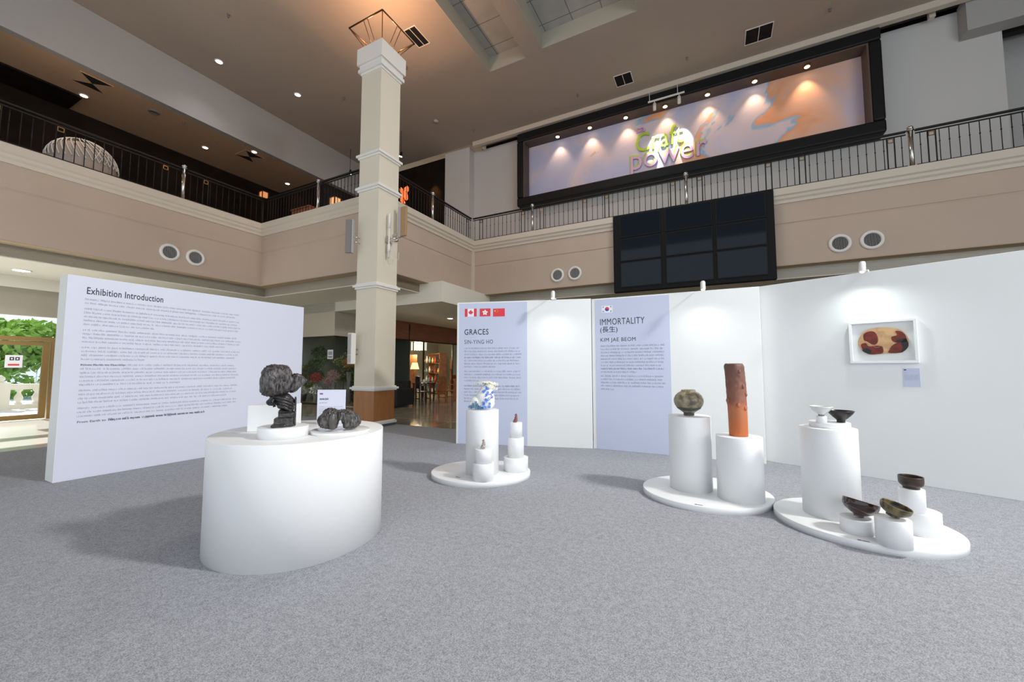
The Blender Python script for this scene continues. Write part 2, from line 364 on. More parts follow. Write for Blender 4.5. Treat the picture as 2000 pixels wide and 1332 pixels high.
# --- shop fronts behind the column: cream corner box and red-brown fascia, glass below
g = G(); ab(g, 11.8, 15.5, 9.45, 9.65, 2.43, 3.6); ab(g, 11.8, 12.0, 9.65, 11.2, 2.43, 3.28); bldg('wall_shop_corner', g, 'creamwall')
g = G(); ab(g, 11.8, 12.0, 11.2, 22, 2.53, 3.28); ab(g, 11.76, 11.8, 11.2, 22, 3.2, 3.28); bldg('wall_shop_red', g, 'redwood')
g = G()
ab(g, 11.78, 15.5, 9.43, 9.53, 2.39, 2.43); ab(g, 11.78, 11.86, 9.5, 11.2, 2.39, 2.43); ab(g, 11.78, 11.86, 11.2, 20, 2.47, 2.53); ab(g, 11.8, 15.5, 9.45, 9.52, 0, .08)
for b in (11.2, 14.2, 16.4): ab(g, 11.79, 11.85, b, b+.06, 0, 2.5)
bldg('trim_10', g, 'darkwood')
g = G(); ab(g, 11.83, 15.45, 9.47, 9.48, .08, 2.39); ab(g, 11.815, 11.825, 9.5, 11.2, .0, 2.39); w1 = bldg('window_1', g, 'glass')
g = G(); ab(g, 11.8, 15.5, 13.2, 13.3, 0, 3.28); bldg('wall_shop_back', g, mat('shop_back_green', (.05, .06, .045), .8))
g = G(); ab(g, 15.3, 15.5, 9.65, 22, 0, 3.28); ab(g, 11.85, 15.3, 19.8, 20, 0, 3.28); bldg('wall_shop_inner', g, mat('shop_back_pale', (.42, .44, .36), .8))
g = G(); ab(g, 11.86, 11.9, 16.5, 19.0, .95, 2.47); bldg('wall_shop_panel', g, mat('shop_panel', (.50, .46, .38), .7))
# --- left glass doors and the wall over them
g = G(); ab(g, 15.4, 15.6, -8, 9.45, 2.63, 3.6); ab(g, 15.4, 15.6, 4.35, 9.45, 0, 2.63); bldg('wall_left', g, mat('door_wall', (.34, .31, .25), .8))
g = G(); ab(g, 15.36, 15.4, -8, 9.45, 3.3, 3.6); bldg('trim_11', g, 'gceil')
g = G(); ab(g, 15.44, 15.56, -8, 3.86, 2.00, 2.10); ab(g, 15.44, 15.56, 3.74, 3.86, 0, 2.00); bldg('door_1', g, 'brass')
dl = bpy.data.objects.new('door_2', None); C.objects.link(dl); dl['kind'] = 'structure'; dl.rotation_euler.z = ANG
g = G(); ab(g, 15.47, 15.53, 3.60, 3.72, .02, 1.98); ab(g, 15.47, 15.53, 2.2, 3.60, .02, .14); ab(g, 15.47, 15.53, 2.2, 3.60, 1.88, 1.98); ab(g, 15.47, 15.53, 2.2, 2.3, .14, 1.88); bldg('door_frame', g, 'brass', None, 0, dl)
g = G(); ab(g, 15.495, 15.505, 2.3, 3.6, .14, 1.88); bldg('door_glass', g, 'glass', None, 0, dl)
g = G(); g.tube([(-15.42, 3.50, .95), (-15.36, 3.50, .95), (-15.36, 3.50, 1.25), (-15.42, 3.50, 1.25)], .012); g.tube([(-15.42, 3.50, .97), (-15.47, 3.50, .97)], .01); g.tube([(-15.42, 3.50, 1.23), (-15.47, 3.50, 1.23)], .01); bldg('door_handle', g, 'chrome', None, 0, dl)
g = G(); g.box(-15.49, -15.484, 3.0, 3.28, 1.32, 1.63); st = bldg('door_sticker', g, 'flagwhite', None, 0, dl)
g = G(); g.box(-15.483, -15.48, 3.05, 3.23, 1.37, 1.41); bldg('sticker_stripe', g, 'red', None, 0, st)
g = G()
for b in (3.07, 3.16): g.box(-15.483, -15.48, b, b+.02, 1.50, 1.58); g.box(-15.483, -15.48, b+.05, b+.07, 1.50, 1.58); g.box(-15.483, -15.48, b+.02, b+.05, 1.56, 1.58); g.box(-15.483, -15.48, b+.02, b+.05, 1.50, 1.52)
bldg('sticker_symbol', g, 'ink', None, 0, st)
# --- terrace balustrade and trees outside
bal = empty('balustrade', W(20.5, 3, -.02), ANG, 'white stone balustrade of turned balusters on the terrace outside the glass door', 'balustrade')
g = G(); g.box(-.13, .13, -5, 8, .62, .80); g.build('top_rail', 'stone', bal)
g = G(); g.box(-.15, .15, -5, 8, 0, .14); g.build('base_rail', 'stone', bal)
pr = [(.09, .14), (.09, .18), (.05, .20), (.06, .24), (.10, .30), (.105, .36), (.07, .44), (.045, .50), (.05, .55), (.085, .58), (.085, .62)]
g = G().lathe(pr, 16); b0 = g.build('baluster', 'stone', bal, (0, -.2, 0))
for i in range(1, 9): c = b0.copy(); C.objects.link(c); c.location = (0, -.2+i*.38, 0)
g = G(); g.box(-.2, .2, .75, 1.1, 0, .86); g.lathe([(.12, .86), (.06, .90), (.10, .95), (.09, 1.02), (0, 1.10)], 12, Matrix.Translation((0, .92, 0))); g.build('post', 'stone', bal)
g = G(); ab(g, 22.5, 30, -10, 20, -.05, .02); g2 = bldg('pavement', g, mat('road_blue', (.45, .58, .62), .6))
def foliage(g, cx, cy, cz, r, n, s):
    for _ in range(n):
        d = Vector((random.gauss(0, 1), random.gauss(0, 1), random.gauss(0, 1))).normalized(); rr = r*(.55+.45*random.random())
        p = Vector((cx, cy, cz))+Vector((d.x*rr, d.y*rr, d.z*rr*.8)); a = Vector((random.gauss(0, 1), random.gauss(0, 1), random.gauss(0, 1))).normalized(); b = a.orthogonal().normalized()
        g.quad(p-a*s, p+b*s*.5, p+a*s, p-b*s*.5)
def tree(a, b, h, r, label):
    t = empty('tree', W(a, b, -.02), 0, label, 'tree', 'trees outside the door')
    g = G(); g.tube([(0, 0, 0), (.1, 0, h*.3), (0, .1, h*.7)], .16, 8, .08); g.build('trunk', 'bark', t)
    g = G()
    for _ in range(7): foliage(g, random.uniform(-r, r)*.6, random.uniform(-r, r)*.6, h*.62+random.uniform(-r, r)*.5, r*.65, 800, .19)
    g.build('foliage', 'leaf', t, recalc=False)
tree(31, .8, 3.4, 2.2, 'round bright green tree farthest left behind the balustrade')
tree(32, 5.7, 3.2, 2.2, 'lower bright green tree seen by the edge of the white intro wall')
tree(33, 10.9, 3.8, 2.2, 'bright green tree half hidden behind the white intro wall')
g = G(); foliage(g, 0, 0, .5, .9, 10, .1)
for i in range(12): foliage(g, random.uniform(-.4, .4), -5+i*1.1, .5, .8, 260, .13)
hd = g.build('hedge', 'leaf', None, W(26.5, 6, 0), ANG, recalc=False); tag(hd, 'low green hedge behind the terrace balustrade', 'hedge')
# ------------------------------------------------------------------ the square column
col_ = empty('column', W(6.987, 6.711, .008), ANG, 'tall square cream column with brown wood base at the balcony corner', 'column')  # column, lamp, speaker and antennas scaled down about the camera position
H2 = .311
def sq(g, e, z0, z1): return g.box(-H2-e, H2+e, -H2-e, H2+e, z0, z1)
g = G(); sq(g, .02, 0, .06); g.build('plinth', mat('plinth_grey', (.10, .11, .13), .8), col_)
g = G(); sq(g, .045, .06, .11); sq(g, .02, .11, .135); g.build('base_trim', 'trim', col_)
g = G(); sq(g, 0, .135, .80); g.build('wood_cladding', 'wood', col_)
g = G(); sq(g, .035, .80, .83); sq(g, .067, .83, .875); sq(g, .027, .875, .90); g.build('dado_trim', 'trim', col_)
g = G(); sq(g, 0, .90, 8.3); g.build('shaft', 'shaft', col_)
for z in (3.136, 5.414, 6.197):
    g = G(); sq(g, .027, z-.045, z); sq(g, .062, z, z+.053); sq(g, .018, z+.053, z+.09); g.build('band', 'trim', col_)
g = G()
for e, z0, z1 in ((.02, 8.22, 8.27), (.065, 8.27, 8.35), (.04, 8.35, 8.45), (.085, 8.45, 8.85)): sq(g, e, z0, z1)
g.build('capital', 'trim', col_)
# lamp on the column
lp = empty('column_lamp', W(6.987, 6.711, 8.858), ANG, 'square flared lamp of thin bronze bars glowing on top of the column', 'lamp')
g = G(); e0, e1, zt = .23, .534, .50
cs = [(1, 1), (1, -1), (-1, -1), (-1, 1)]
for (x, y), (x2, y2) in zip(cs, cs[1:]+cs[:1]):
    g.tube([(x*e1, y*e1, zt), (x2*e1, y2*e1, zt)], .018, 6); g.tube([(x*e0, y*e0, .02), (x*e1, y*e1, zt)], .009, 6)
    mx_, my_ = (x+x2)/2, (y+y2)/2; tx, ty = (x2-x)/2, (y2-y)/2
    for k in (-.06, .06): g.tube([(mx_*e0+tx*k, my_*e0+ty*k, .02), (mx_*e1+tx*k, my_*e1+ty*k, zt)], .008, 6)
g.build('frame', 'bronze', lp)
g = G().cyl(0, 0, .07, 0, .10, 20, .02); g.build('bulb', emis('bulb_glow', (1, .62, .30), 12), lp)
light('POINT', 'column_lamp_light', (0, 0, .26), 160, (1, .52, .26), parent=lp, shadow_soft_size=.06)
# loudspeakers and antennas hung on the column
def col_speaker(loc, h, w_, label):
    t = empty('column_loudspeaker', loc, ANG, label, 'loudspeaker')
    g = G().box(-w_/2, w_/2, -.06, .06, 0, h); g.build('cabinet', 'trim', t, bev=.01)
    g = G().box(-w_*.33, w_*.33, -.066, -.06, h*.30, h*.96); g.box(-w_*.33, w_*.33, -.066, -.06, h*.04, h*.28); g.build('grille', 'grey', t)
    G().box(-.03, .03, .06, .17, h*.45, h*.5).build('bracket', 'greyd', t); G().box(-.03, .03, .06, .17, h*.3, h*.34).build('bracket', 'greyd', t)
s1 = col_speaker(W(7.227, 6.248, 1.40), .69, .134, 'slim white column loudspeaker fixed low on the column above the wood base')
t = empty('panel_antenna', W(7.316, 6.168, 3.90), ANG+.5, 'flat taupe antenna panel on the left side of the column', 'antenna'); t.scale = (.89, .89, .89)
g = G().box(-.085, .085, -.03, .03, 0, .86); g.build('panel', 'greyd', t, bev=.01)
g = G().box(.085, .11, -.05, .06, 0, .86); g.build('edge', 'grey', t)
G().tube([(.1, .02, .30), (.2, .1, .30), (.2, .16, .30)], .016).build('bracket', 'steel', t); G().tube([(.1, .02, .43), (.2, .1, .43), (.2, .16, .43)], .016).build('bracket', 'steel', t)
t = empty('pole_antenna', W(6.568, 6.639, 3.81), ANG, 'thin white pole antenna clamped to the right side of the column', 'antenna'); t.scale = (.89, .89, .89)
g = G().tube([(0, 0, 0), (0, 0, .78)], .022); g.tube([(0, 0, .78), (0, 0, 1.16)], .03); g.tube([(0, 0, .15), (0, 0, .35)], .035); g.build('pole', 'trim', t)
g = G().box(-.02, .0, -.05, .05, .40, .56); g.tube([(0, 0, .45), (.14, .15, .45)], .018); g.tube([(0, 0, .52), (.14, .15, .52)], .018); g.tube([(-.1, 0, .42), (0, 0, .42)], .015); g.ball((.13, .14, .48), .05, sub=1); g.build('clamp', 'steel', t)
g = G().tube([(.02, 0, .1), (.10, .08, -.05), (.14, .2, -.02), (.10, .26, .2)], .006, 6); g.build('cable', 'trim', t)
t = empty('sector_antenna', W(6.408, 6.871, 4.35), ANG, 'flat grey and tan sector antenna jutting from the right side of the column', 'antenna'); t.scale = (.89, .89, .89)
g = G().box(-.02, .16, -.035, .035, 0, .78); g.build('radome', 'tan', t, bev=.01)
g = G().box(-.10, -.02, -.04, .03, -.02, .80); g.build('back_plate', 'grey', t, bev=.006)
g = G().box(-.26, -.10, -.03, .03, .04, .10); g.build('arm', 'steel', t)
# ------------------------------------------------------------------ railings
def bar(g, p, q, r=.012, n=6): return g.tube([p, q], r, n)
gb = G().tube([(0, 0, 0), (0, 0, .72)], .0085, 6); gb.ball((0, 0, .45), .018, sub=1); BAL = gb.build('baluster', 'iron'); 
gb = G().tube([(-.065, 0, -.12), (-.065, 0, .72)], .014, 6).tube([(.065, 0, -.12), (.065, 0, .72)], .014, 6); PAIR = gb.build('paired_bar', 'iron')
gb = G()
for q in ((-.055, .055, .70, .715), (-.055, .055, .61, .625)): gb.box(q[0], q[1], -.01, .01, q[2], q[3])
gb.box(-.055, -.04, -.01, .01, .61, .715); gb.box(.04, .055, -.01, .01, .61, .715); ORN = gb.build('square_ornament', 'brass')
def railing(p0, p1, label, orn=(), z=5.83, gap=.155):
    p0, p1 = Vector(p0), Vector(p1); L = (p1-p0).length; d = (p1-p0)/L
    w0, w1 = W(p0.x, p0.y), W(p1.x, p1.y); dd = w1-w0
    t = empty('balcony_railing', (w0.x, w0.y, z), math.atan2(dd.y, dd.x), label, 'railing', 'iron railings round the upper floor')
    g = G().box(0, L, -.035, .035, .91, .95); g.build('handrail', 'iron', t, bev=.008)
    g = G().box(0, L, -.012, .012, .845, .87); g.build('top_bar', 'iron', t)
    g = G().box(0, L, -.012, .012, .10, .125); g.build('bottom_bar', 'iron', t)
    n = int(L/gap)
    for i in range(n):
        x = (i+.5)*L/n
        if any(abs(x-o) < .11 for o in orn): continue
        c = BAL.copy(); C.objects.link(c); c.parent = t; c.location = (x, 0, .12)
    for o in orn:
        c = PAIR.copy(); C.objects.link(c); c.parent = t; c.location = (o, 0, .12)
        c = ORN.copy(); C.objects.link(c); c.parent = t; c.location = (o, 0, .12)
    return t
railing((12.85, .6), (12.85, 5.23), 'black iron railing on the left balcony in front of the white wicker dome', (1.5, 2.4, 4.3))
railing((12.85, 5.39), (12.85, 7.5), 'black iron railing on the left balcony right of its steel post', (.45,))
railing((12.8, 7.55), (10.38, 7.55), 'short black iron railing between the left inner corner and the steel post', (), gap=.13)
railing((10.22, 7.55), (8.3, 7.55), 'short black iron railing ending behind the column', (1.7,), gap=.13)
railing((7.85, 8.0), (7.85, 9.7), 'black iron railing right behind the column, before the slender post', (), gap=.13)
railing((7.85, 9.86), (7.85, 12.0), 'black iron railing leading to the back corner below the white pier', (1.9,), gap=.13)
railing((7.8, 12.05), (5.50, 12.05), 'black iron railing left end of the back gallery beside the mural frame', (.35, 2.03))
railing((5.34, 12.05), (.71, 12.05), 'black iron railing under the mural, behind the left part of the video wall', (.27, 1.75, 2.45, 4.36))
railing((.55, 12.05), (-4.04, 12.05), 'black iron railing under the lettering end of the mural above the video wall', (.27, 1.9, 2.62, 4.32))
railing((-4.20, 12.05), (-8.8, 12.05), 'black iron railing at the far right in front of the bare white wall', (.27, 4.3))
for o in (BAL, PAIR, ORN): bpy.data.objects.remove(o)
def post(a, b, label):
    t = empty('railing_post', W(a, b, 5.83), ANG, label, 'post', 'steel railing posts')
    g = G().cyl(0, 0, .045, 0, .98, 20); g.build('tube', 'steel', t)
    g = G().cyl(0, 0, .075, 0, .04, 20, .01); g.cyl(0, 0, .07, .93, .96, 20); g.ball((0, 0, 1.0), .062, (1, 1, .8)); g.build('cap', 'steel', t)
post(12.85, 5.31, 'steel post in the middle of the left balcony railing')
post(10.30, 7.55, 'steel post of the short railing left of the column')
post(7.85, 9.78, 'steel post of the railing just right of the column')
post(5.42, 12.05, 'steel post left of the mural centre on the back gallery')
post(.63, 12.05, 'steel post right above the video wall')
post(-4.12, 12.05, 'steel post with a ball cap below the right corner of the mural frame')
# ------------------------------------------------------------------ round vents in the fascia
def vent(loc, rz, label):
    t = empty('round_vent', loc, rz, label, 'vent', 'round air vents in the balcony fascia')
    R90 = Matrix.Rotation(math.radians(90), 4, 'X')
    g = G().lathe([(.155, 0), (.155, .03), (.175, .05), (.21, .045), (.225, .02), (.225, 0)], 36, R90); g.build('ring', 'trim', t)
    g = G()
    for i in range(13):
        x = -.144+i*.024; hh = math.sqrt(max(.155**2-x*x, 0))-.002
        if hh > .02: g.box(x-.003, x+.003, -.028, -.006, -hh, hh)
    g.build('louvres', 'grey', t)
    g = G().lathe([(0, .004), (.155, .004)], 36, R90); g.build('backing', 'black', t)
for b, l in ((5.03, 'round vent on the left fascia, the nearer of the pair'), (5.61, 'round vent on the left fascia, right one of the pair')):
    vent(W(12.695, b, 4.34), ANG+math.radians(90), l)
for a, l in ((4.47, 'round vent on the back fascia left of the video wall, left one of its pair'), (3.89, 'round vent beside the video wall, nearest to its left edge'), (-2.70, 'round vent right of the video wall, nearer to the screens'), (-3.29, 'rightmost round vent on the back fascia')):
    vent(W(a, 11.895, 4.28), ANG, l)
# ------------------------------------------------------------------ video wall
t = empty('video_wall', W(.62, 11.88, 3.52), ANG, 'black video wall of nine dark screens hung on the back fascia', 'video wall')
g = G().box(-2.02, 2.02, -.16, 0, 0, 2.31); g.build('cabinet', 'bezel', t, bev=.02)
for r_, (z0, z1) in enumerate(((.13, .86), (.90, 1.57), (1.61, 2.27))):
    for c_, (x0, x1) in enumerate(((-1.81, -.68), (-.56, .62), (.70, 1.84))):
        g = G().box(x0, x1, -.185, -.162, z0, z1); o = g.build('screen_bezel', 'black', t)
        g = G().box(x0+.02, x1-.02, -.189, -.1855, z0+.025, z1-.02); g.build('screen', 'screen', o)
# ------------------------------------------------------------------ mural in a deep black frame
t = empty('mural', W(1.25, 13.79, 7.43), ANG, 'long mural in a deep black frame with green and pink lettering', 'mural')
g = G()
x0, x1, z1 = -5.35, 5.35, 2.86
g.box(x0, x1, -.56, -.02, 0, .33); g.box(x0, x1, -.56, -.02, 2.52, z1); g.box(x0, x0+.26, -.56, -.02, .33, 2.52); g.box(x1-.26, x1, -.56, -.02, .33, 2.52)
g.build('frame', 'black', t, bev=.05)
mw = mat('reveal_brown', (.10, .07, .055), .6)
g = G(); g.box(x0+.26, x0+.30, -.52, -.03, .33, 2.52); g.box(x1-.30, x1-.26, -.52, -.03, .33, 2.52); g.box(x0+.3, x1-.3, -.52, -.03, 2.48, 2.52); g.build('reveal', mw, t)
g = G(); g.box(x0+.3, x1-.3, -.07, -.03, .33, 2.48); g.build('picture', 'mural', t)
LX = []
for px_a in (5.01, 3.79, 2.53, 1.26, .01, -1.26, -2.54): LX.append(1.25-px_a)
gre = mat('lime_paint', (.42, .62, .03), .4); pnk = mat('pink_paint', (.70, .42, .62), .4)
def lettering(s, x, z, h, wd, m, nm='lettering'):
    return text(nm, s, m, t, x, z, h, wd, -.10, .04)
lettering('sa', -.98+0, 1.92, .16, .30, pnk)
lettering('Craft', -1.0, 1.22, .66, 1.5, gre)
lettering('power', -1.18, .40, .72, 2.35, pnk)
lettering('power', -1.21, .46, .72, 2.35, gre, 'lettering_edge').location = (0, .03, 0)
for i, x in enumerate(LX):
    g = G().cyl(x, -.34, .085, 2.44, 2.479, 20); o = g.build('downlight', 'brass', t)
    g = G().cyl(x, -.34, .065, 2.434, 2.442, 20); g.build('lamp_face', 'warm', o)
    light('SPOT', 'mural_spot', (x, -.32, 2.40), 46, (1, .60, .32), None, o, spot_size=math.radians(80), spot_blend=.8, shadow_soft_size=.04).rotation_euler = (math.radians(12), 0, 0)
tr = empty('track_light', W(1.95, 13.14, 9.98), ANG, 'short white track with two white spotlights above the mural lettering', 'track light')
g = G().box(.2, 1.3, -.02, .02, -.02, .02); g.tube([(.25, 0, .02), (.25, 0, .34)], .01, 6); g.tube([(1.1, 0, .02), (1.1, 0, .34)], .01, 6); g.build('track', 'trim', tr)
for x in (.40, 1.14):
    g = G().cyl(0, 0, .05, -.32, -.10, 16); g.tube([(0, 0, -.1), (0, 0, 0)], .012, 6); h = g.build('spot_head', 'trim', tr, (x, 0, 0))
    light('SPOT', 'track_spot', (x, -.1, -.34), 330, (.85, .93, 1), None, tr, spot_size=math.radians(36), spot_blend=.55, shadow_soft_size=.03).rotation_euler = (math.radians(36), 0, 0)
# ------------------------------------------------------------------ things on the ceilings
def downlight(a, b, z, label, m='led', r=.075, power=0, color=(1, 1, 1), group='small downlights in the ceilings'):
    t = empty('downlight', W(a, b, z), ANG, label, 'downlight', group)
    g = G().lathe([(r, 0), (r+.03, 0), (r+.03, -.012), (r, -.016), (r, 0)], 24); g.build('trim_ring', 'trim', t)
    g = G().cyl(0, 0, r, -.010, -.002, 24); g.build('lamp_face', m, t)
    if power: light('SPOT', 'downlight_beam', (0, 0, -.03), power, color, None, t, spot_size=math.radians(115), spot_blend=.9, shadow_soft_size=.06)
downlight(13.04, 6.1, CZ, 'white downlight in the main ceiling near the left bulkhead', r=.085, power=60)
downlight(12.3, 8.12, CZ, 'white downlight in the main ceiling closer to the column', r=.085, power=60)
downlight(15.7, 4.05, 9.0, 'warm downlight beside the dark diffuser nearest the left edge', 'warm', .08, 14, (1, .66, .4))
downlight(15.68, 7.05, 9.0, 'warm downlight halfway along the upper arcade ceiling', 'warm', .08, 14, (1, .66, .4))
downlight(14.45, 8.0, 9.0, 'warm downlight right beside the farther diffuser at the bulkhead', 'warm', .08, 10, (1, .66, .4))
downlight(15.75, 10.1, 9.0, 'warm downlight at the far end of the upper arcade ceiling', 'warm', .08, 10, (1, .66, .4))
downlight(14.45, 2.93, 3.6, 'bright downlight in the ground floor ceiling before the glass doors', r=.14, power=70)
downlight(9.4, 12.9, 3.28, 'bright downlight in the arcade ceiling left of the flag panel', r=.11, power=70)
downlight(14.3, 7.2, 3.6, 'added unseen downlight over the intro wall, brightening the ground floor arcade', r=.10, power=90)  # unseen lamp, added so floor bounce brightens the arcade ceiling
downlight(12.9, 17, 3.27, 'downlight inside the shop behind the column', r=.10, power=260, color=(1, .85, .6))
downlight(13.6, 14.2, 3.27, 'second downlight inside the shop behind the column', r=.10, power=220, color=(1, .85, .6))
downlight(13.3, 10.6, 3.27, 'downlight inside the flower shop', r=.08, power=60, color=(1, .95, .8))
def sprinkler(a, b, z, label):
    t = empty('sprinkler', W(a, b, z), ANG, label, 'sprinkler', 'small dark sprinkler heads')
    g = G().cyl(0, 0, .035, -.02, 0, 12); g.tube([(0, 0, -.02), (0, 0, -.07)], .015, 6); g.cyl(0, 0, .028, -.08, -.07, 10); g.build('head', 'greyd', t)
k = 1.1
for a, b, l in ((10.04, 4.84, 'sprinkler head left of the column lamp'), (10.02, 8.12, 'sprinkler head just left of the column shaft'), (7.43, 8.03, 'sprinkler head right of the column capital'), (7.36, 11.37, 'sprinkler head near the back left end of the main ceiling'),
                (3.55, 11.29, 'sprinkler head over the left half of the mural'), (.47, 11.24, 'sprinkler head between the two ceiling grilles'), (-2.59, 11.16, 'sprinkler head at the top right over the mural corner')):
    sprinkler(a*k, b*k, CZ, l)
for a, b, l in ((14.6, 5.95, 'sprinkler head in the upper arcade near the bulkhead'), (14.85, 7.0, 'sprinkler head in the upper arcade before the far diffuser'), (14.6, 8.9, 'sprinkler head in the upper arcade past the far diffuser')): sprinkler(a, b, 9.0, l)
t = empty('smoke_detector', W(8.22*k, 10.37*k, CZ), 0, 'round smoke detector on the main ceiling right of the column', 'smoke detector'); g = G().lathe([(0, -.06), (.05, -.06), (.09, -.03), (.10, 0), (0, 0)], 20); g.build('housing', 'grey', t)
def grille(a, b, z, wa, wb, label):
    t = empty('ceiling_grille', W(a, b, z), ANG, label, 'air grille', 'square dark air grilles')
    g = G(); e = .02
    g.box(-wa/2-e, wa/2+e, -wb/2-e, -wb/2, -.015, 0); g.box(-wa/2-e, wa/2+e, wb/2, wb/2+e, -.015, 0); g.box(-wa/2-e, -wa/2, -wb/2, wb/2, -.015, 0); g.box(wa/2, wa/2+e, -wb/2, wb/2, -.015, 0)
    g.box(-.008, .008, -wb/2, wb/2, -.012, 0); g.build('frame', 'trim', t)
    g = G()
    for i in range(14): y = -wb/2+(i+.5)*wb/14; g.box(-wa/2, wa/2, y-.012, y+.006, -.010, -.004)
    g.build('louvres', 'black', t); g = G().box(-wa/2, wa/2, -wb/2, wb/2, -.004, -.001); g.build('backing', 'dark', t)
grille(2.16*k, 11.29*k, CZ, .50, .50, 'dark square air grille above the left half of the mural')
grille(-1.18*k, 11.23*k, CZ, .62, .55, 'dark square air grille above the right half of the mural')
grille(7.15, 8.12, CZ, .36, .62, 'dark rectangular grille in the ceiling right beside the column lamp')
def diffuser(a, b, s_, label):
    t = empty('air_diffuser', W(a, b, 9.0), ANG, label, 'air diffuser', 'square four-way ceiling diffusers')
    h = s_/2; g = G(); g.mi = 0
    g.quad((-h, -h, -.01), (h, -h, -.01), (0, 0, -.035)) if False else None
    for i, (p, q) in enumerate((((-h, -h), (h, -h)), ((h, -h), (h, h)), ((h, h), (-h, h)), ((-h, h), (-h, -h)))):
        g.mi = i % 2; a_, b_, c_ = [g.bm.verts.new(Vector(v)) for v in ((*p, -.012), (*q, -.012), (0, 0, -.03))]; g._f([a_, b_, c_])
    g.build('vanes', ['upceil', 'dark'], t, recalc=False)
    g = G(); e = .02
    g.box(-h-e, h+e, -h-e, -h, -.014, 0); g.box(-h-e, h+e, h, h+e, -.014, 0); g.box(-h-e, -h, -h, h, -.014, 0); g.box(h, h+e, -h, h, -.014, 0); g.build('frame', 'upceil', t)
diffuser(14.78, 3.95, .62, 'dark bow-tie air diffuser near the left edge of the upper ceiling')
diffuser(14.9, 8.1, .62, 'dark bow-tie air diffuser at the far end of the upper ceiling')
t = empty('ceiling_hatch', W(16.3, 3.3, 9.0), ANG, 'dark brown rectangular panel on the upper arcade ceiling', 'panel'); g = G().box(-.5, .5, -.75, .75, -.05, 0); g.build('panel', 'darkwall', t)
t = empty('round_speaker', W(14.85, 5.3, 9.0), ANG, 'small round ceiling speaker in the upper arcade', 'speaker'); g = G().lathe([(0, -.01), (.08, -.01), (.10, -.03), (.13, -.02), (.14, 0)], 20); g.build('cover', 'greyd', t)
# small hanging spotlights above the gallery corner
for p, l in ((W(10.65, 11.3, 9.54), 'small black spotlight hanging right of the column'), (W(13.45, 11.3, 9.49), 'small black spotlight seen just left of the column')):
    t = empty('hanging_spotlight', p, ANG, l, 'spotlight')
    g = G().tube([(0, 0, .1), (0, 0, CZ-p.z)], .008, 6); g.build('rod', 'black', t)
    g = G().lathe([(0, .12), (.03, .12), (.05, -.02), (.075, -.05), (.0, -.05)], 16, Matrix.Rotation(.3, 4, 'Y')); g.build('head', 'black', t)
    g = G().cyl(0, 0, .06, -.062, -.052, 16, M4=Matrix.Rotation(.3, 4, 'Y')); g.build('lamp_face', 'led', t)
# ------------------------------------------------------------------ upstairs things behind the railings
t = empty('wicker_dome_seat', W(14.1, 3.70, 5.5), ANG, 'white woven dome seat behind the left balcony railing', 'seat')
g = G()
for i in range(18):
    a_ = i*math.pi/18
    for sg in (1, -1):
        g.tube([(.66*math.cos(u)*math.cos(a_+sg*u*.5), .66*math.cos(u)*math.sin(a_+sg*u*.5), .88+.66*math.sin(u)) for u in [j*math.pi/16 for j in range(17)]], .010, 5, cap=False)
g.build('woven_shell', 'trim', t)
g = G().ball((0, 0, .88), .62, (1, 1, .96), 3); g.build('inner_cushion', mat('dome_fabric', (.45, .38, .33), .9), t)
g = G().cyl(0, 0, .45, 0, .40, 32); g.build('base', 'trim', t)
light('POINT', 'dome_light', W(13.6, 3.2, 7.6), 12, (1, .75, .55), shadow_soft_size=.1)
def lantern(p, s_, cz, label, col=(1, .45, .15), st=2.5):
    t = empty('glowing_lantern', p, ANG, label, 'lantern', 'orange lanterns in the upper arcade')
    g = G(); 
    for x in (-1, 1):
        for y in (-1, 1): g.box(x*s_*.5-.012, x*s_*.5+.012, y*s_*.5-.012, y*s_*.5+.012, 0, s_*1.2)
    g.box(-s_*.52, s_*.52, -s_*.52, s_*.52, s_*1.2, s_*1.26); g.box(-s_*.52, s_*.52, -s_*.52, s_*.52, 0, .03); g.build('frame', 'darkwood', t); G().tube([(0, 0, 5.5-p.z), (0, 0, 0)], .02, 8).build('stand', 'darkwood', t)
    g = G().box(-s_*.42, s_*.42, -s_*.42, s_*.42, .04, s_*1.16); g.build('shade', emis('lantern_glow', col, st), t)
lantern(W(14.55, 8.45, 7.45), .22, 9.0, 'small orange lantern upstairs right of the left steel post', (1, .38, .14), .7)
lantern(W(11.76, 9.3, 6.90), .30, 10.5, 'orange lantern upstairs just left of the column', (1, .5, .2), .9)
t = empty('storage_cupboard', W(13.4, 9.4, 5.5), ANG, 'brown wooden cupboard upstairs behind the short railing', 'cupboard'); g = G().box(-.5, .5, -.3, .3, 0, 1.62); g.build('case', 'redwood', t, bev=.02)
g = G().box(-.52, .52, -.32, .32, 1.62, 1.67); g.build('top', 'redwood', t)
t = empty('flame_sculpture', W(8.60, 9.30, 5.5), ANG, 'glowing red and orange lamp sculpture just right of the column upstairs', 'lamp')
g = G(); random.seed(3)
for i in range(16):
    z = .95+i*.035; g.ball((random.uniform(-.10, .10), random.uniform(-.1, .1), z), .075, (.8, .8, 1.3), 1)
g.build('shade', mat('flame_shade', (.5, .05, .02), .5, emit=(1, .22, .06), est=.9), t)
g = G().cyl(0, 0, .12, 0, .92, 16); g.build('stand', 'darkwood', t)
light('SPOT', 'shop_wall_washer', W(10.9, 13.2, 9.7), 60, (1, .50, .18), W(10.9, 13.7, 8.9), spot_size=math.radians(55), spot_blend=1)

# ================================================================== THE EXHIBITION
def wall_panel(p0, d, L, H, th, label, m='wallwhite'):
    t = empty('exhibition_wall', (p0[0], p0[1], .008), math.atan2(d[1], d[0]), label, 'display wall')
    g = G().box(0, L, 0, th, 0, H); g.build('panel', m, t, bev=.004)
    return t
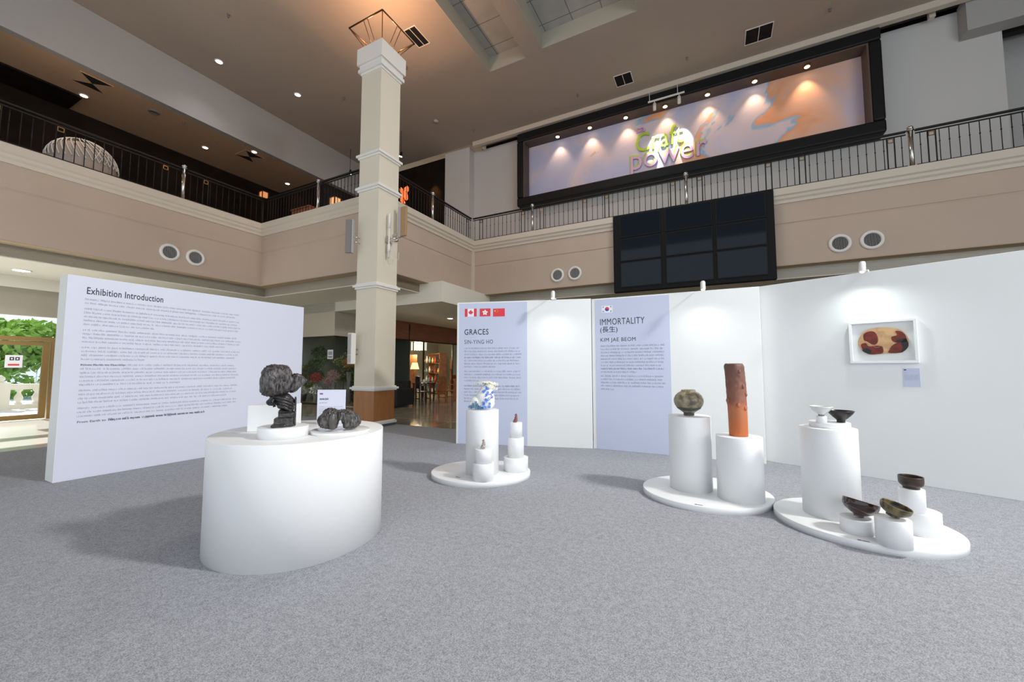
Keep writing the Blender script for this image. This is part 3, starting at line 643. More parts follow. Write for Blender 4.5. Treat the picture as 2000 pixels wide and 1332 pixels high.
# --- intro wall
iw = wall_panel((-5.22, 4.62), (.48, .877), 2.96, 2.41, .28, 'big white wall with the Exhibition Introduction text, standing at left')
g = G().box(.006, 2.954, -.002, 0, .004, 2.406); ip = g.build('vinyl_sheet', 'introface', iw)
text('heading', 'Exhibition Introduction', 'ink', ip, .165, 2.20, .085, .74, -.003, 0, .012, 1.05)
g = G(); z = 2.128
blocks = [(2, .95), (5, .38), (4, .88), (4, .33), (6, .56), (4, .9), (3, .92)]
for n, last in blocks:
    para(g, .155, 1.905, z, n, .0475, .017, last, -.003, (), .0145); z -= n*.0475+.020
g.build('body_text', 'inkgrey', ip, recalc=False)
text('opening_words', 'From Earth to Eternity', 'inkmid', ip, .157, 1.329, .026, .40, -.0035, 0, .02)
text('closing_words', 'From Earth to', 'inkmid', ip, .16, .655, .026, .25, -.0035, 0, .02)
g = G(); para(g, .43, 1.46, .655, 1, .05, .021, 1, -.0035, (0,), .0165); g.build('closing_line', 'inkmid', ip, recalc=False)
# --- flag panel
def flat_poly(g, pts, y): g._f([g.bm.verts.new(Vector((x, y, z))) for x, z in pts])
def star(g, cx, cz, r, y, rot=0, k=.382):
    flat_poly(g, [(cx+(r if i % 2 == 0 else r*k)*math.sin(rot+i*math.pi/5), cz+(r if i % 2 == 0 else r*k)*math.cos(rot+i*math.pi/5)) for i in range(10)], y)
w1 = wall_panel((-.97, 7.0), (.982, -.187), 2.325, 2.46, .20, 'white display wall with three red flags and the title GRACES')
p1 = G().box(.04, 1.25, -.002, 0, .004, 2.44).build('vinyl_sheet', 'lav', w1)
Y = -.003
# maple leaf flag
f = G().flat(.142, .358, 2.206, 2.346, Y).build('maple_leaf_flag', 'flagwhite', p1)
g = G(); g.flat(.142, .192, 2.206, 2.346, Y-.0006); g.flat(.308, .358, 2.206, 2.346, Y-.0006)
ml = [(0, 1), (.16, .68), (.36, .78), (.28, .36), (.5, .55), (.56, .42), (.82, .46), (.72, .2), (.85, .12), (.45, -.22), (.5, -.38), (.05, -.32), (.05, -.7), (-.05, -.7), (-.05, -.32), (-.5, -.38), (-.45, -.22), (-.85, .12), (-.72, .2), (-.82, .46), (-.56, .42), (-.5, .55), (-.28, .36), (-.36, .78), (-.16, .68)]
flat_poly(g, [(.25+x*.052, 2.27+z*.058) for x, z in ml], Y-.0006)
for v in g.bm.verts: pass
g.build('flag_marks', 'red', p1, recalc=False)
f = G().flat(.412, .606, 2.204, 2.342, Y).build('flower_flag', 'red', p1)
g = G()
for i in range(5):
    a_ = i*2*math.pi/5; c_, s_ = math.cos(a_), math.sin(a_)
    flat_poly(g, [(.509+(x*c_+z*s_)*.05, 2.272+(z*c_-x*s_)*.05) for x, z in [(0, .1), (-.22, .35), (-.26, .7), (-.05, .98), (.2, .92), (.36, .65), (.3, .35), (.12, .18)]], Y-.0006)
g.build('flag_marks', 'flagwhite', p1, recalc=False)
G().flat(.652, .861, 2.196, 2.336, Y).build('star_flag', 'red', p1)
g = G(); star(g, .688, 2.295, .021, Y-.0006)
for x, z in ((.722, 2.318), (.737, 2.303), (.737, 2.284), (.722, 2.270)): star(g, x, z, .007, Y-.0006, .3)
g.build('flag_marks', 'yellow', p1, recalc=False)
text('title', 'GRACES', 'ink', p1, .137, 1.885, .10, .436, Y, 0, .008, 1.1)
G().flat(.137, .36, 1.842, 1.845, Y).build('rule', 'inkgrey', p1)
text('artist_line', 'SIN-YING HO', 'inkmid', p1, .138, 1.725, .072, .516, Y, 0, .008, 1.1)
g = G(); para(g, .138, 1.147, 1.635, 3, .0535, .022, 1, Y, (), .0175); para(g, .138, 1.147, 1.635-3*.0535, 4, .0535, .022, .55, Y, (0,), .0175)
para(g, .14, 1.147, 1.235, 4, .0535, .022, .26, Y, (), .0175); para(g, .14, 1.147, .985, 6, .0535, .022, .5, Y, (0,), .0175)
g.build('body_text', 'inkgrey', p1, recalc=False)
# --- title panel 2
w2 = wall_panel((1.325, 6.575), (.898, -.44), 2.385, 2.45, .20, 'white display wall with one small flag and the title IMMORTALITY')
p2 = G().box(.055, 1.205, -.002, 0, .004, 2.43).build('vinyl_sheet', 'lav', w2)
G().flat(.168, .344, 2.208, 2.324, Y).build('round_emblem_flag', 'flagwhite', p2)
def half(g, cx, cz, r, y, upper):
    pts = [(cx+r*math.cos(u), cz+r*math.sin(u)) for u in [math.radians(-30+180+ (0 if not upper else 180))+i*math.pi/16 for i in range(17)]]
    flat_poly(g, pts, y)
g = G(); half(g, .256, 2.266, .034, Y-.0006, True); g.build('emblem_red_half', 'red', p2, recalc=False)
g = G(); half(g, .256, 2.266, .034, Y-.0008, False); g.build('emblem_blue_half', 'blue', p2, recalc=False)
g = G()
for sx in (-1, 1):
    for sz in (-1, 1):
        cx, cz = .256+sx*.062, 2.266+sz*.036; dx, dz = sx*.4, sz*.9
        for k_ in (-1, 0, 1):
            a_ = math.radians(56)*(-sx*sz); ux, uz = math.cos(a_+math.pi/2*0), math.sin(a_)
            ox, oz = -uz*k_*.007, ux*k_*.007
            flat_poly(g, [(cx+ox-ux*.012-uz*.002, cz+oz-uz*.012+ux*.002), (cx+ox+ux*.012-uz*.002, cz+oz+uz*.012+ux*.002), (cx+ox+ux*.012+uz*.002, cz+oz+uz*.012-ux*.002), (cx+ox-ux*.012+uz*.002, cz+oz-uz*.012-ux*.002)], Y-.0006)
g.build('emblem_bars', 'ink', p2, recalc=False)
text('title', 'IMMORTALITY', 'ink', p2, .138, 2.005, .105, .70, Y, 0, 0, 1.08)
text('title_characters', '(長生)', 'ink', p2, .138, 1.868, .115, .28, Y, 0, .004)
G().flat(.14, .36, 1.842, 1.845, Y).build('rule', 'inkgrey', p2)
text('artist_line', 'KIM JAE BEOM', 'ink', p2, .142, 1.715, .08, .555, Y, 0, 0, 1.1)
g = G(); para(g, .14, 1.12, 1.650, 9, .0525, .022, .56, Y, (7,), .0175); para(g, .136, 1.115, 1.165, 5, .0525, .022, .2, Y, (), .0175)
g.build('body_text', 'inkgrey', p2, recalc=False)
# --- long right wall
w3 = wall_panel((3.55, 5.75), (.648, -.762), 3.6, 2.485, .20, 'long white display wall at right with the framed oval artwork')
# framed relief
R3 = math.atan2(-.762, .648)
def on3(s_, out, z): return Vector((3.55+.648*s_-.762*out, 5.75-.762*s_-.648*out, z+.008))
fr = empty('framed_artwork', on3(1.035, 0, 1.365), R3, 'white box frame holding an oval red and cream clay piece', 'artwork')
g = G(); fw, fh, fd, bw = .598, .508, .055, .028
g.box(0, fw, -fd, -.001, 0, bw); g.box(0, fw, -fd, -.001, fh-bw, fh); g.box(0, bw, -fd, -.001, bw, fh-bw); g.box(fw-bw, fw, -fd, -.001, bw, fh-bw); g.build('frame', 'white', fr, bev=.002)
g = G().box(bw, fw-bw, -.012, -.001, bw, fh-bw); g.build('mount', 'wallwhite', fr)
def blob(pts, y0, y1, g, n=6):
    """smooth closed outline (Catmull-Rom) extruded towards the viewer"""
    out = []; N = len(pts)
    for i in range(N):
        a_, b_, c_, d_ = [Vector((*pts[(i+j) % N], 0)) for j in (-1, 0, 1, 2)]
        for k_ in range(n):
            t_ = k_/n; q = .5*((2*b_)+(c_-a_)*t_+(2*a_-5*b_+4*c_-d_)*t_*t_+(3*b_-a_-3*c_+d_)*t_**3); out.append((q.x, q.y))
    A_ = [g.bm.verts.new(Vector((x, y0, z))) for x, z in out]; B_ = [g.bm.verts.new(Vector((x, y1, z))) for x, z in out]
    g._f(A_); g._f(B_[::-1])
    for i in range(len(out)): g._f([A_[i], A_[(i+1) % len(out)], B_[(i+1) % len(out)], B_[i]])
def q_(u, v): return (bw+.010+(u-.12)/(.83)*(.49), .30+ (1-v)*.0)   # unused scale helper
def fp(px, py):   # outline points traced from the image across the 598 x 508 mm frame
    return (px/1000*fw, (1-py/1000)*fh)
g = G(); blob([fp(*p) for p in ((145, 420), (220, 270), (340, 190), (470, 170), (620, 185), (740, 225), (830, 330), (870, 470), (860, 620), (800, 730), (700, 775), (560, 770), (440, 790), (300, 790), (190, 700), (135, 560))], -.012, -.034, g); g.build('clay_slab', mat('cream_clay', (.66, .40, .20), .6, var=.25, vscale=14), fr)
rd = mat('oxblood_glaze', (.20, .022, .012), .45, var=.45, vscale=18)
for pts in (((235, 300), (320, 245), (400, 270), (440, 400), (430, 520), (370, 570), (300, 500), (230, 440)),
            ((180, 560), (250, 520), (300, 600), (420, 590), (500, 620), (500, 760), (400, 790), (300, 785), (215, 700)),
            ((640, 400), (720, 360), (700, 270), (790, 290), (840, 400), (835, 520), (720, 540), (650, 490)),
            ((640, 600), (720, 540), (800, 560), (800, 700), (760, 765), (590, 765), (600, 690))):
    g = G(); blob([fp(*p) for p in pts], -.034, -.038, g); g.build('red_patch', rd, fr)
for pts in (((830, 450), (862, 520), (868, 620), (820, 715), (760, 760), (790, 640), (770, 540)), ((195, 690), (260, 640), (330, 700), (310, 785), (245, 750)), ((700, 490), (830, 440), (850, 520), (740, 525))):
    g = G(); blob([fp(*p) for p in pts], -.038, -.040, g); g.build('black_patch', mat('black_glaze', (.012, .012, .010), .4), fr)
g = G(); g.tube([Vector((fp(420+60*math.cos(u), 560+70*math.sin(u))[0], -.040, fp(0, 560+70*math.sin(u))[1])) for u in [i*math.pi/8 for i in range(9)]], .002, 5)
g.tube([Vector((fp(x, 0)[0], -.040, fp(0, y)[1])) for x, y in ((260, 480), (320, 560), (400, 590), (470, 560), (480, 500))], .0025, 5); g.build('scratched_line', mat('pink_clay', (.60, .30, .20), .6), fr)
cpn = empty('caption_label', on3(1.489, 0, 1.092), R3, 'small lavender caption label below the framed oval artwork', 'label')
G().box(0, .139, -.003, -.0005, 0, .212).build('card', 'lav', cpn)
g = G().flat(.01, .030, .188, .200, -.0035); g.build('tiny_flag', 'ink', cpn, recalc=False)
g = G(); para(g, .01, .045, .160, 1, .02, .006, 1, -.0035, (), .005); para(g, .01, .13, .135, 6, .011, .0045, .9, -.0035, (), .0045); g.build('body_text', 'inkgrey', cpn, recalc=False)
# --- arm spotlights clamped on top of the walls
def arm_spot(base, rz, label, H, power, out=.30, aim=(0, -1.2, -1.3), tilt=.35):
    t = empty('arm_spotlight', base, rz, label, 'spotlight')
    g = G().box(-.025, .025, -.02, .06, 0, .025); g.tube([(0, .02, .02), (0, .02, .05), (0, -.06, .075), (0, -out+.02, .05)], .007, 8); g.build('arm', 'trim', t)
    mm = Matrix.Translation((0, -out, .045)) @ Matrix.Rotation(-tilt, 4, 'X')
    g = G().lathe([(0, .045), (.026, .045), (.032, .03), (.034, -.085), (.030, -.09), (0, -.082)], 20, mm); g.build('lamp_head', 'trim', t)
    g = G().lathe([(0, -.088), (.029, -.088)], 20, mm); g.build('lamp_face', 'spotface', t, recalc=False)
    light('SPOT', 'arm_beam', mm @ Vector((0, 0, -.11)), power, (.90, 1, .97), None, t, spot_size=math.radians(172), spot_blend=1, shadow_soft_size=.03).rotation_euler = (-tilt, 0, 0)
arm_spot((-.97+.982*1.72, 7.0-.187*1.72, 2.468), math.atan2(-.187, .982), 'small white arm spotlight on top of the GRACES wall', 0, 14)
arm_spot((1.34+.898*1.68, 6.61-.44*1.68, 2.458), math.atan2(-.44, .898), 'small white arm spotlight on top of the IMMORTALITY wall', 0, 14)
arm_spot(on3(1.22, 0, 2.485), R3, 'small white arm spotlight on the right wall above the framed artwork', 0, 22, .20)
# --- pedestals and plinths
def plinth_disc(cx, cy, a, b, rot, label, mark):
    t = empty('plinth_disc', (cx, cy, .008), 0, label, 'plinth')
    g = G().cyl(0, 0, a, 0, .057, 96, .004, ry=b, rot=rot); g.build('board', 'white', t)
    mx_, my_ = mark; r_ = math.atan2(my_-cy, mx_-cx)+math.pi/2
    g = G().box(-.035, .035, -.010, .010, .0572, .0585, Matrix.Translation((mx_-cx, my_-cy, 0)) @ Matrix.Rotation(r_, 4, 'Z')); g.build('caption_strip', mat('caption_grey', (.45, .47, .52), .5), t)
    g = G(); R_ = Matrix.Translation((mx_-cx, my_-cy, 0)) @ Matrix.Rotation(r_, 4, 'Z')
    g.box(-.030, -.012, -.007, .007, .0586, .0590, R_); g.box(-.006, .030, .002, .005, .0586, .0590, R_); g.box(-.006, .022, -.004, -.001, .0586, .0590, R_); g.build('caption_print', 'ink', t)
plinth_disc(-.379, 4.978, .602, .540, 0, 'round white floor plinth in front of the GRACES wall', (-.62, 4.66))
plinth_disc(1.987, 4.189, .607, .553, -.23, 'round white floor plinth carrying the jar and the terracotta column', (1.71, 3.74))
plinth_disc(2.877, 3.385, .600, .542, -.717, 'round white floor plinth at right carrying the bowls', (2.55, 2.98))
Z0 = .0655
def pedestal(x, y, r, z0, z1, label, group=None, name='pedestal', cat='pedestal', m='white'):
    o = G().cyl(0, 0, r, 0, z1-z0, 72, .003).build(name, m, None, (x, y, z0)); return tag(o, label, cat, group)
pedestal(-.36, 4.887, .198, Z0, .814, 'tall white cylinder pedestal under the blue and white vase')
pedestal(-.322, 4.560, .118, Z0, .255, 'low white drum, lower one of the stack in front of the blue vase pedestal')
pedestal(-.322, 4.560, .098, .2555, .410, 'small white drum on top of the low drum, under the grey figurine')
pedestal(.048, 4.99, .150, Z0, .225, 'widest bottom drum of the three-step white stack')
pedestal(.047, 4.99, .100, .2255, .462, 'middle drum of the three-step white stack')
pedestal(.050, 4.98, .076, .4625, .645, 'narrow top drum of the three-step white stack, under the brown figurine')
pedestal(1.875, 4.262, .206, Z0, .815, 'tall white cylinder pedestal under the round speckled jar')
pedestal(2.203, 3.924, .201, Z0, .660, 'white cylinder pedestal under the terracotta column')
pedestal(2.750, 3.515, .203, Z0, .803, 'tall white cylinder pedestal under the white and black bowls')
pedestal(2.775, 3.522, .145, .8035, .849, 'flat white riser disc under the black bowl')
pedestal(2.668, 3.47, .038, .8495, .905, 'small white block lifting the white bowl', name='riser_block', cat='riser')
pedestal(2.650, 3.145, .104, Z0, .173, 'low white drum under the tilted dark red bowl')
pedestal(2.712, 2.915, .100, Z0, .252, 'low white drum under the speckled green bowl')
pedestal(3.120, 3.150, .135, Z0, .227, 'wide low white drum at the right end of the bowl plinth')
pedestal(3.061, 3.121, .076, .2275, .398, 'small white drum under the brown cup, on the wide low drum')
ov = G().cyl(0, 0, .619, 0, .808, 128, .004, ry=.647, rot=.282).build('round_pedestal', 'white', None, (-1.694, 3.263, .008)); tag(ov, 'large round white pedestal with the dark sculptures, front left', 'pedestal')
ZP = .8165
pedestal(-1.68, 2.965, .165, ZP, .893, 'round white riser under the tall dark sculpture', name='riser_drum', cat='riser')
o = G().box(-.17, .17, -.09, .09, 0, .205).build('riser_block', 'white', None, (-1.935, 3.29, ZP), math.radians(12), .004); tag(o, 'rectangular white block behind the tall dark sculpture', 'riser')
pedestal(-1.345, 3.165, .215, ZP, .838, 'thin round white plate under the low dark sculpture', name='riser_plate', cat='riser', m='gloss')
sg = empty('text_stand', (-1.745, 3.60, ZP), math.radians(4), 'upright white text card standing behind the low dark sculpture', 'sign')
G().box(0, .245, -.004, .004, 0, .305).build('card', 'introface', sg)
G().box(.0, .245, -.004, .05, 0, .004).build('foot', 'gloss', sg)
g = G(); para(g, .02, .115, .215, 1, .02, .013, 1, -.0045, (0,), .010); g.build('title', 'inkmid', sg, recalc=False)
g = G(); para(g, .02, .09, .185, 1, .02, .007, 1, -.0045, (), .006); para(g, .02, .225, .150, 7, .019, .006, .7, -.0045, (), .0058); g.build('body_text', 'inkgrey', sg, recalc=False)
g = G().flat(.02, .048, .262, .276, -.0046); g.build('tiny_flag', mat('flag_violet', (.25, .10, .35), .6), sg, recalc=False)
# ------------------------------------------------------------------ ceramics
def lumpy(name, m, parent, balls, vox=.008, amp=.006, tsize=.04, stria=None, seed=1):
    g = G()
    for c, r, s3 in balls: g.ball(c, r, s3, 3)
    o = g.build(name, m, parent, recalc=False)
    md = o.modifiers.new('remesh', 'REMESH'); md.mode = 'VOXEL'; md.voxel_size = vox; md.use_smooth_shade = True
    def disp(kind, size, st, **k):
        tx = bpy.data.textures.new(name+kind, kind); 
        for a_, v in k.items(): setattr(tx, a_, v)
        d = o.modifiers.new('displace', 'DISPLACE'); d.texture = tx; d.strength = st; d.mid_level = .5; d.texture_coords = 'LOCAL'
        tx.noise_scale = size
    disp('CLOUDS', tsize, amp, noise_depth=3)
    if stria: disp('WOOD', stria[0], stria[1], wood_type='BANDNOISE', turbulence=stria[2] if len(stria) > 2 else 4)
    return o
clay = mat('dark_clay', (.016, .014, .015), .32, var=.0, col2=(.13, .118, .116), vscale=55, bump=1.0, bscale=70, stretch=(1, 1, .35))
clay2 = mat('dark_clay_smooth', (.040, .037, .036), .35, col2=(.014, .013, .014), vscale=24, bump=.5, bscale=50)
t = empty('head_sculpture', (-1.655, 2.93, .8935), math.radians(30), 'tall dark ceramic bust with a big ridged head and a clutching hand', 'sculpture')
t.scale = (1, 1, 1)
S_ = .00377*1.0   # metres per photo pixel at the sculpture, used only to proportion its own shape
def sp(px, py, y=0): return ((px-558)*S_*.96, y, (843-py)*S_*.985)
def inflate(name, m, parent, fn, pts, D, ridge=(95, 16, .010), lump=(14, .012), seed=0, rings=26, n=10, y0=0, pw=.5):
    """rugged solid swelling out of an outline"""
    out = []; N = len(pts)
    for i in range(N):
        a_, b_, c_, d_ = [Vector((*pts[(i+j) % N], 0)) for j in (-1, 0, 1, 2)]
        for k_ in range(n):
            t_ = k_/n; out.append(.5*((2*b_)+(c_-a_)*t_+(2*a_-5*b_+4*c_-d_)*t_*t_+(3*b_-a_-3*c_+d_)*t_**3))
    P = [Vector(fn(q.x, q.y)) for q in out]; c = sum(P, Vector())/len(P); P = [c+(p-c)*.95 for p in P]; g = G(); so = Vector((seed*3.1, seed*1.7, seed))
    def dis(v):
        d = v-Vector((c.x, y0, c.z)); L = d.length or 1
        q = noise.noise(Vector((v.x*ridge[0], v.y*ridge[0]*.6, v.z*ridge[1]))+so); q2 = noise.noise(v*lump[0]+so*2)
        return v+d/L*(abs(q)*ridge[2]*1.6-ridge[2]*.4+q2*lump[1])
    rows = []
    for j in range(-rings, rings+1):
        t_ = j/rings*math.pi/2; k = max(math.cos(t_), 0)**pw
        if abs(j) == rings: rows.append([g.bm.verts.new(dis(Vector((c.x, y0+D*(1 if j > 0 else -1), c.z))))]); continue
        rows.append([g.bm.verts.new(dis(Vector((c.x+(p.x-c.x)*k, y0+D*math.sin(t_), c.z+(p.z-c.z)*k)))) for p in P])
    for A_, Bb in zip(rows, rows[1:]):
        for i in range(len(P)):
            i2 = (i+1) % len(P)
            if len(A_) == 1: g._f([A_[0], Bb[i2], Bb[i]], True)
            elif len(Bb) == 1: g._f([A_[i], A_[i2], Bb[0]], True)
            else: g._f([A_[i], A_[i2], Bb[i2], Bb[i]], True)
    return g.build(name, m, parent)
inflate('ridged_head', clay, t, sp, [(513, 742), (519, 727), (533, 721), (550, 721), (562, 724), (569, 736), (573, 750), (574, 762), (570, 774), (560, 780), (545, 784), (530, 785), (518, 782), (513, 770)], .115, (95, 16, .011), (12, .004), 1, pw=.42)
inflate('pointed_face', clay, t, sp, [(566, 744), (576, 739), (585, 742), (591, 748), (597, 753), (592, 760), (586, 765), (578, 774), (568, 779), (560, 770)], .055, (100, 20, .007), (14, .004), 4, pw=.5, y0=-.01)
g = G()
for i in range(4):
    p = [sp(540+i*1.5, 783+i*5, -.05), sp(553+i, 787+i*5.5, -.085), sp(566, 792+i*6, -.075), sp(572-i, 799+i*4, -.04)]
    g.tube(p, .014-.001*i, 8, .008)
    for q in p: g.ball(q, .0125, sub=1)
g.tube([sp(545, 782, -.03), sp(536, 792, -.05), sp(540, 803, -.05)], .016, 8, .012); g.build('fingers', clay2, t)
B_ = [(sp(543, 788), 13*S_, (1, .9, .8)), (sp(556, 790), 14*S_, (1, .9, .9)), (sp(535, 795), 9*S_, (1.1, .9, .8)), (sp(565, 796), 11*S_, (.9, .9, 1.1)), (sp(556, 803), 10*S_, (1.2, .9, .7)), (sp(566, 808), 9*S_, (.9, .9, 1.2))]
lumpy('hand', clay2, t, B_, .006, .006, .03)
B_ = [(sp(556, 815), 9*S_, (1.1, .9, .8)), (sp(566, 818), 10*S_, (.8, .8, 1.3)), (sp(570, 832), 8*S_, (.7, .9, 1.2))]
lumpy('wrist', clay2, t, B_, .006, .005, .02)
g = G(); 
g.prism([(sp(539, 0)[0], -.055), (sp(573, 0)[0], -.06), (sp(577, 0)[0], .05), (sp(543, 0)[0], .055)], 0.004, sp(0, 825)[2]); g.prism([(sp(534, 0)[0], -.062), (sp(560, 0)[0], -.07), (sp(574, 0)[0], .06), (sp(538, 0)[0], .06)], 0.0, .022)
g.prism([(sp(546, 0)[0], -.045), (sp(574, 0)[0], -.05), (sp(577, 0)[0], .045), (sp(550, 0)[0], .045)], sp(0, 826)[2], sp(0, 815)[2])
g.build('base_block', clay2, t, bev=.008)
g = G(); g.box(sp(574.5, 0)[0], sp(578, 0)[0], -.03, .03, .004, sp(0, 786)[2]); g.build('support_rod', clay, t, bev=.004)
t2 = empty('rock_sculpture', (-1.345, 3.13, .8425), math.radians(22), 'low rugged dark ceramic sculpture with a smooth curved inner face', 'sculpture')
S2 = .0044*.93
def s2(px, py, y=0): return ((px-688)*S2, y, (834-py)*S2)
inflate('rough_body', clay, t2, s2, [(650, 813), (657, 804), (664, 796), (674, 793), (684, 796), (688, 806), (688, 822), (683, 833), (670, 833), (655, 827)], .085, (90, 18, .008), (13, .008), 6, pw=.45)
inflate('rough_shoulder', clay, t2, s2, [(682, 798), (692, 797), (702, 798), (714, 801), (723, 808), (728, 818), (727, 826), (717, 834), (698, 834), (695, 822), (690, 816), (682, 815)], .08, (90, 18, .008), (13, .008), 9, pw=.45, y0=.01)
B_ = [(s2(677, 815, -.083), 7.5*S2, (.9, .55, 1.9)), (s2(678, 826, -.078), 6*S2, (1, .6, 1.1))]
lumpy('smooth_inner_face', mat('slate_clay', (.075, .07, .065), .3), t2, B_, .005, .002, .05)
# blue flower vase
t = empty('flower_vase', (-.355, 4.86, .822), 0, 'white porcelain vessel with a wide folded lip and blue flowers', 'vase')
SV = .0064
def v3(px, py, y=0): return ((px-943)*SV, y, (800-py)*SV)
porc = mat('porcelain', (.85, .86, .84), .18, coat=.5)
lumpy('body', porc, t, [(v3(948, 778), 17*SV, (1, .8, 1)), (v3(953, 790), 13*SV, (1, .8, .75)), (v3(933, 785), 12*SV, (1, .8, .8)), (v3(925, 791), 8*SV, (1, .8, .9)), (v3(950, 765), 12*SV, (1, .8, .9)), (v3(940, 792), 11*SV, (1.3, .8, .65)), (v3(958, 782), 10*SV, (.8, .8, 1.3))], .007, .006, .05)
g = G()
n_ = 14
for s_ in (-1, 1):
    pass
pr_ = [v3(926, 754.5), v3(934, 750), v3(944, 748), v3(955, 747.5), v3(963, 750)]
for i in range(4):
    a_, b_ = Vector(pr_[i]), Vector(pr_[i+1]); w0 = (.015, .06, .085, .085, .05)[i]; w1_ = (.015, .06, .085, .085, .05)[i+1]
    g.quad((a_.x, -w0, a_.z), (b_.x, -w1_, b_.z), (b_.x, w1_, b_.z), (a_.x, w0, a_.z))
    g.quad((a_.x, -w0, a_.z-.012), (a_.x, w0, a_.z-.012), (b_.x, w1_, b_.z-.030), (b_.x, -w1_, b_.z-.030))
    g.quad((a_.x, -w0, a_.z), (a_.x, -w0, a_.z-.012), (b_.x, -w1_, b_.z-.03), (b_.x, -w1_, b_.z)); g.quad((a_.x, w0, a_.z), (b_.x, w1_, b_.z), (b_.x, w1_, b_.z-.03), (a_.x, w0, a_.z-.012))
g.tube([v3(957, 750), v3(955, 757), v3(950, 765)], .06, 12, .06); g.build('folded_lip', mat('cream_porcelain', (.82, .80, .66), .25), t, bev=.004)
def flower(g, c, r, nrm):
    n = Vector(nrm).normalized(); u = n.orthogonal().normalized(); v = n.cross(u)
    for i in range(5):
        a_ = i*2*math.pi/5; d_ = u*math.cos(a_)+v*math.sin(a_); e_ = n.cross(d_)
        g.mi = 0; p = Vector(c); g._f([g.bm.verts.new(q) for q in (p, p+d_*r*.6-e_*r*.4+n*.004, p+d_*r+n*.002, p+d_*r*.6+e_*r*.4+n*.004)])
random.seed(5)
g = G()
for i in range(46):
    px, py = random.gauss(951, 5), random.gauss(777, 8)
    if px > 962 or py < 758: continue
    flower(g, v3(px, py, -.085+abs(px-950)*.003), .020, (random.uniform(-.3, .3), -1, random.uniform(-.2, .4)))
g.build('blue_blossoms', mat('cobalt', (.06, .16, .62), .4, col2=(.25, .42, .85), vscale=60), t, recalc=False)
g = G()
for i in range(40):
    px = random.uniform(918, 945); py = 799-abs(random.gauss(0, 5))-max(0, (930-px))*.0
    flower(g, v3(px, py, -.062+abs(px-932)*.002), .018, (random.uniform(-.5, .1), -1, random.uniform(-.2, .4)))
g.build('blue_grey_leaves', mat('slate_blue', (.07, .15, .25), .4, col2=(.2, .36, .5), vscale=60), t, recalc=False)
g = G()
for i in range(16):
    c_ = v3(random.uniform(962, 972), random.uniform(752, 762), random.uniform(-.03, .03)); flower(g, c_, .022, (random.uniform(-1, 1), -1, random.uniform(-.5, 1)))
    g.tube([v3(957, 762), c_], .003, 5)
g.build('white_blossoms', porc, t, recalc=False)
# two small figurines
def figurine(x, y, z, s_, m, label):
    t = empty('figurine', (x, y, z), 0, label, 'figurine')
    lumpy('body', m, t, [((0, 0, .022*s_), .024*s_, (1, .8, .9)), ((.004*s_, 0, .045*s_), .020*s_, (.9, .8, 1.1)), ((.006*s_, 0, .068*s_), .014*s_, (1, .9, 1)), ((-.014*s_, -.004, .012*s_), .013*s_, (1.3, 1, .8))], .003, .003, .012)
    lumpy('head', m, t, [((.004*s_, 0, .084*s_), .012*s_, (1, 1, 1)), ((-.006*s_, 0, .082*s_), .006*s_, (1.6, .7, .7))], .003, .002, .01)
figurine(-.322, 4.535, .4105, 1.12, mat('grey_bisque', (.26, .20, .18), .6, col2=(.55, .48, .44), vscale=50), 'tiny grey-brown figurine on the small front drum')
figurine(.045, 4.97, .6455, 1.12, mat('brown_bisque', (.34, .13, .09), .5, col2=(.12, .06, .05), vscale=40), 'tiny reddish brown figurine on top of the three-step stack')
# jar
jarm = mat('speckled_jar', (.34, .30, .19), .32, col2=(.11, .09, .065), vscale=16, bump=.3, bscale=60)
t = empty('round_jar', (1.875, 4.262, .8155), 0, 'round speckled olive and brown moon jar on the tall pedestal', 'jar')
pr = [(0, 0), (.050, 0), (.053, .012), (.050, .028), (.075, .045), (.110, .072), (.136, .108), (.147, .145), (.145, .175), (.128, .212), (.100, .240), (.074, .252), (.071, .268), (.066, .270), (.062, .262), (.064, .250), (.09, .235), (.12, .205), (.135, .16), (0, .05)]
G().lathe(pr, 64).build('body', jarm, t)
g = G().lathe([(.0495, -.0003), (.0535, .012), (.0507, .028), (.060, .0365), (.1105, .0715), (.124, .0885), (.1242, .0885), (.1108, .071), (.0605, .0355), (.052, .027)], 64); g.build('unglazed_foot', mat('jar_lower', (.07, .07, .06), .4), t)
# terracotta column
def terracotta():
    m = bpy.data.materials.new('terracotta'); m.use_nodes = True; nt = m.node_tree; p = nt.nodes['Principled BSDF']
    tc = nt.nodes.new('ShaderNodeTexCoord'); sx = nt.nodes.new('ShaderNodeSeparateXYZ'); n = nt.nodes.new('ShaderNodeTexNoise'); n.inputs['Scale'].default_value = 9; n.inputs['Detail'].default_value = 6
    ad = nt.nodes.new('ShaderNodeMath'); ad.operation = 'MULTIPLY_ADD'; ad.inputs[1].default_value = .16
    r = nt.nodes.new('ShaderNodeValToRGB'); cr = r.color_ramp
    cr.elements[0].position = .12; cr.elements[0].color = (.52, .14, .035, 1); cr.elements[1].position = .78; cr.elements[1].color = (.15, .075, .055, 1)
    q = cr.elements.new(.34); q.color = (.50, .17, .07, 1); q = cr.elements.new(.42); q.color = (.29, .11, .07, 1)
    nt.links.new(tc.outputs['Object'], sx.inputs[0]); nt.links.new(tc.outputs['Object'], n.inputs[0]); nt.links.new(n.outputs[0], ad.inputs[0]); nt.links.new(sx.outputs['Z'], ad.inputs[2])
    nt.links.new(ad.outputs[0], r.inputs[0]); nt.links.new(r.outputs[0], p.inputs['Base Color']); p.inputs['Roughness'].default_value = .55; return m
t = empty('terracotta_column', (2.203, 3.924, .6605), 0, 'tall rough terracotta column sculpture, brown above and orange below', 'sculpture')
g = G(); N = 48; Z_ = 60; rows = []
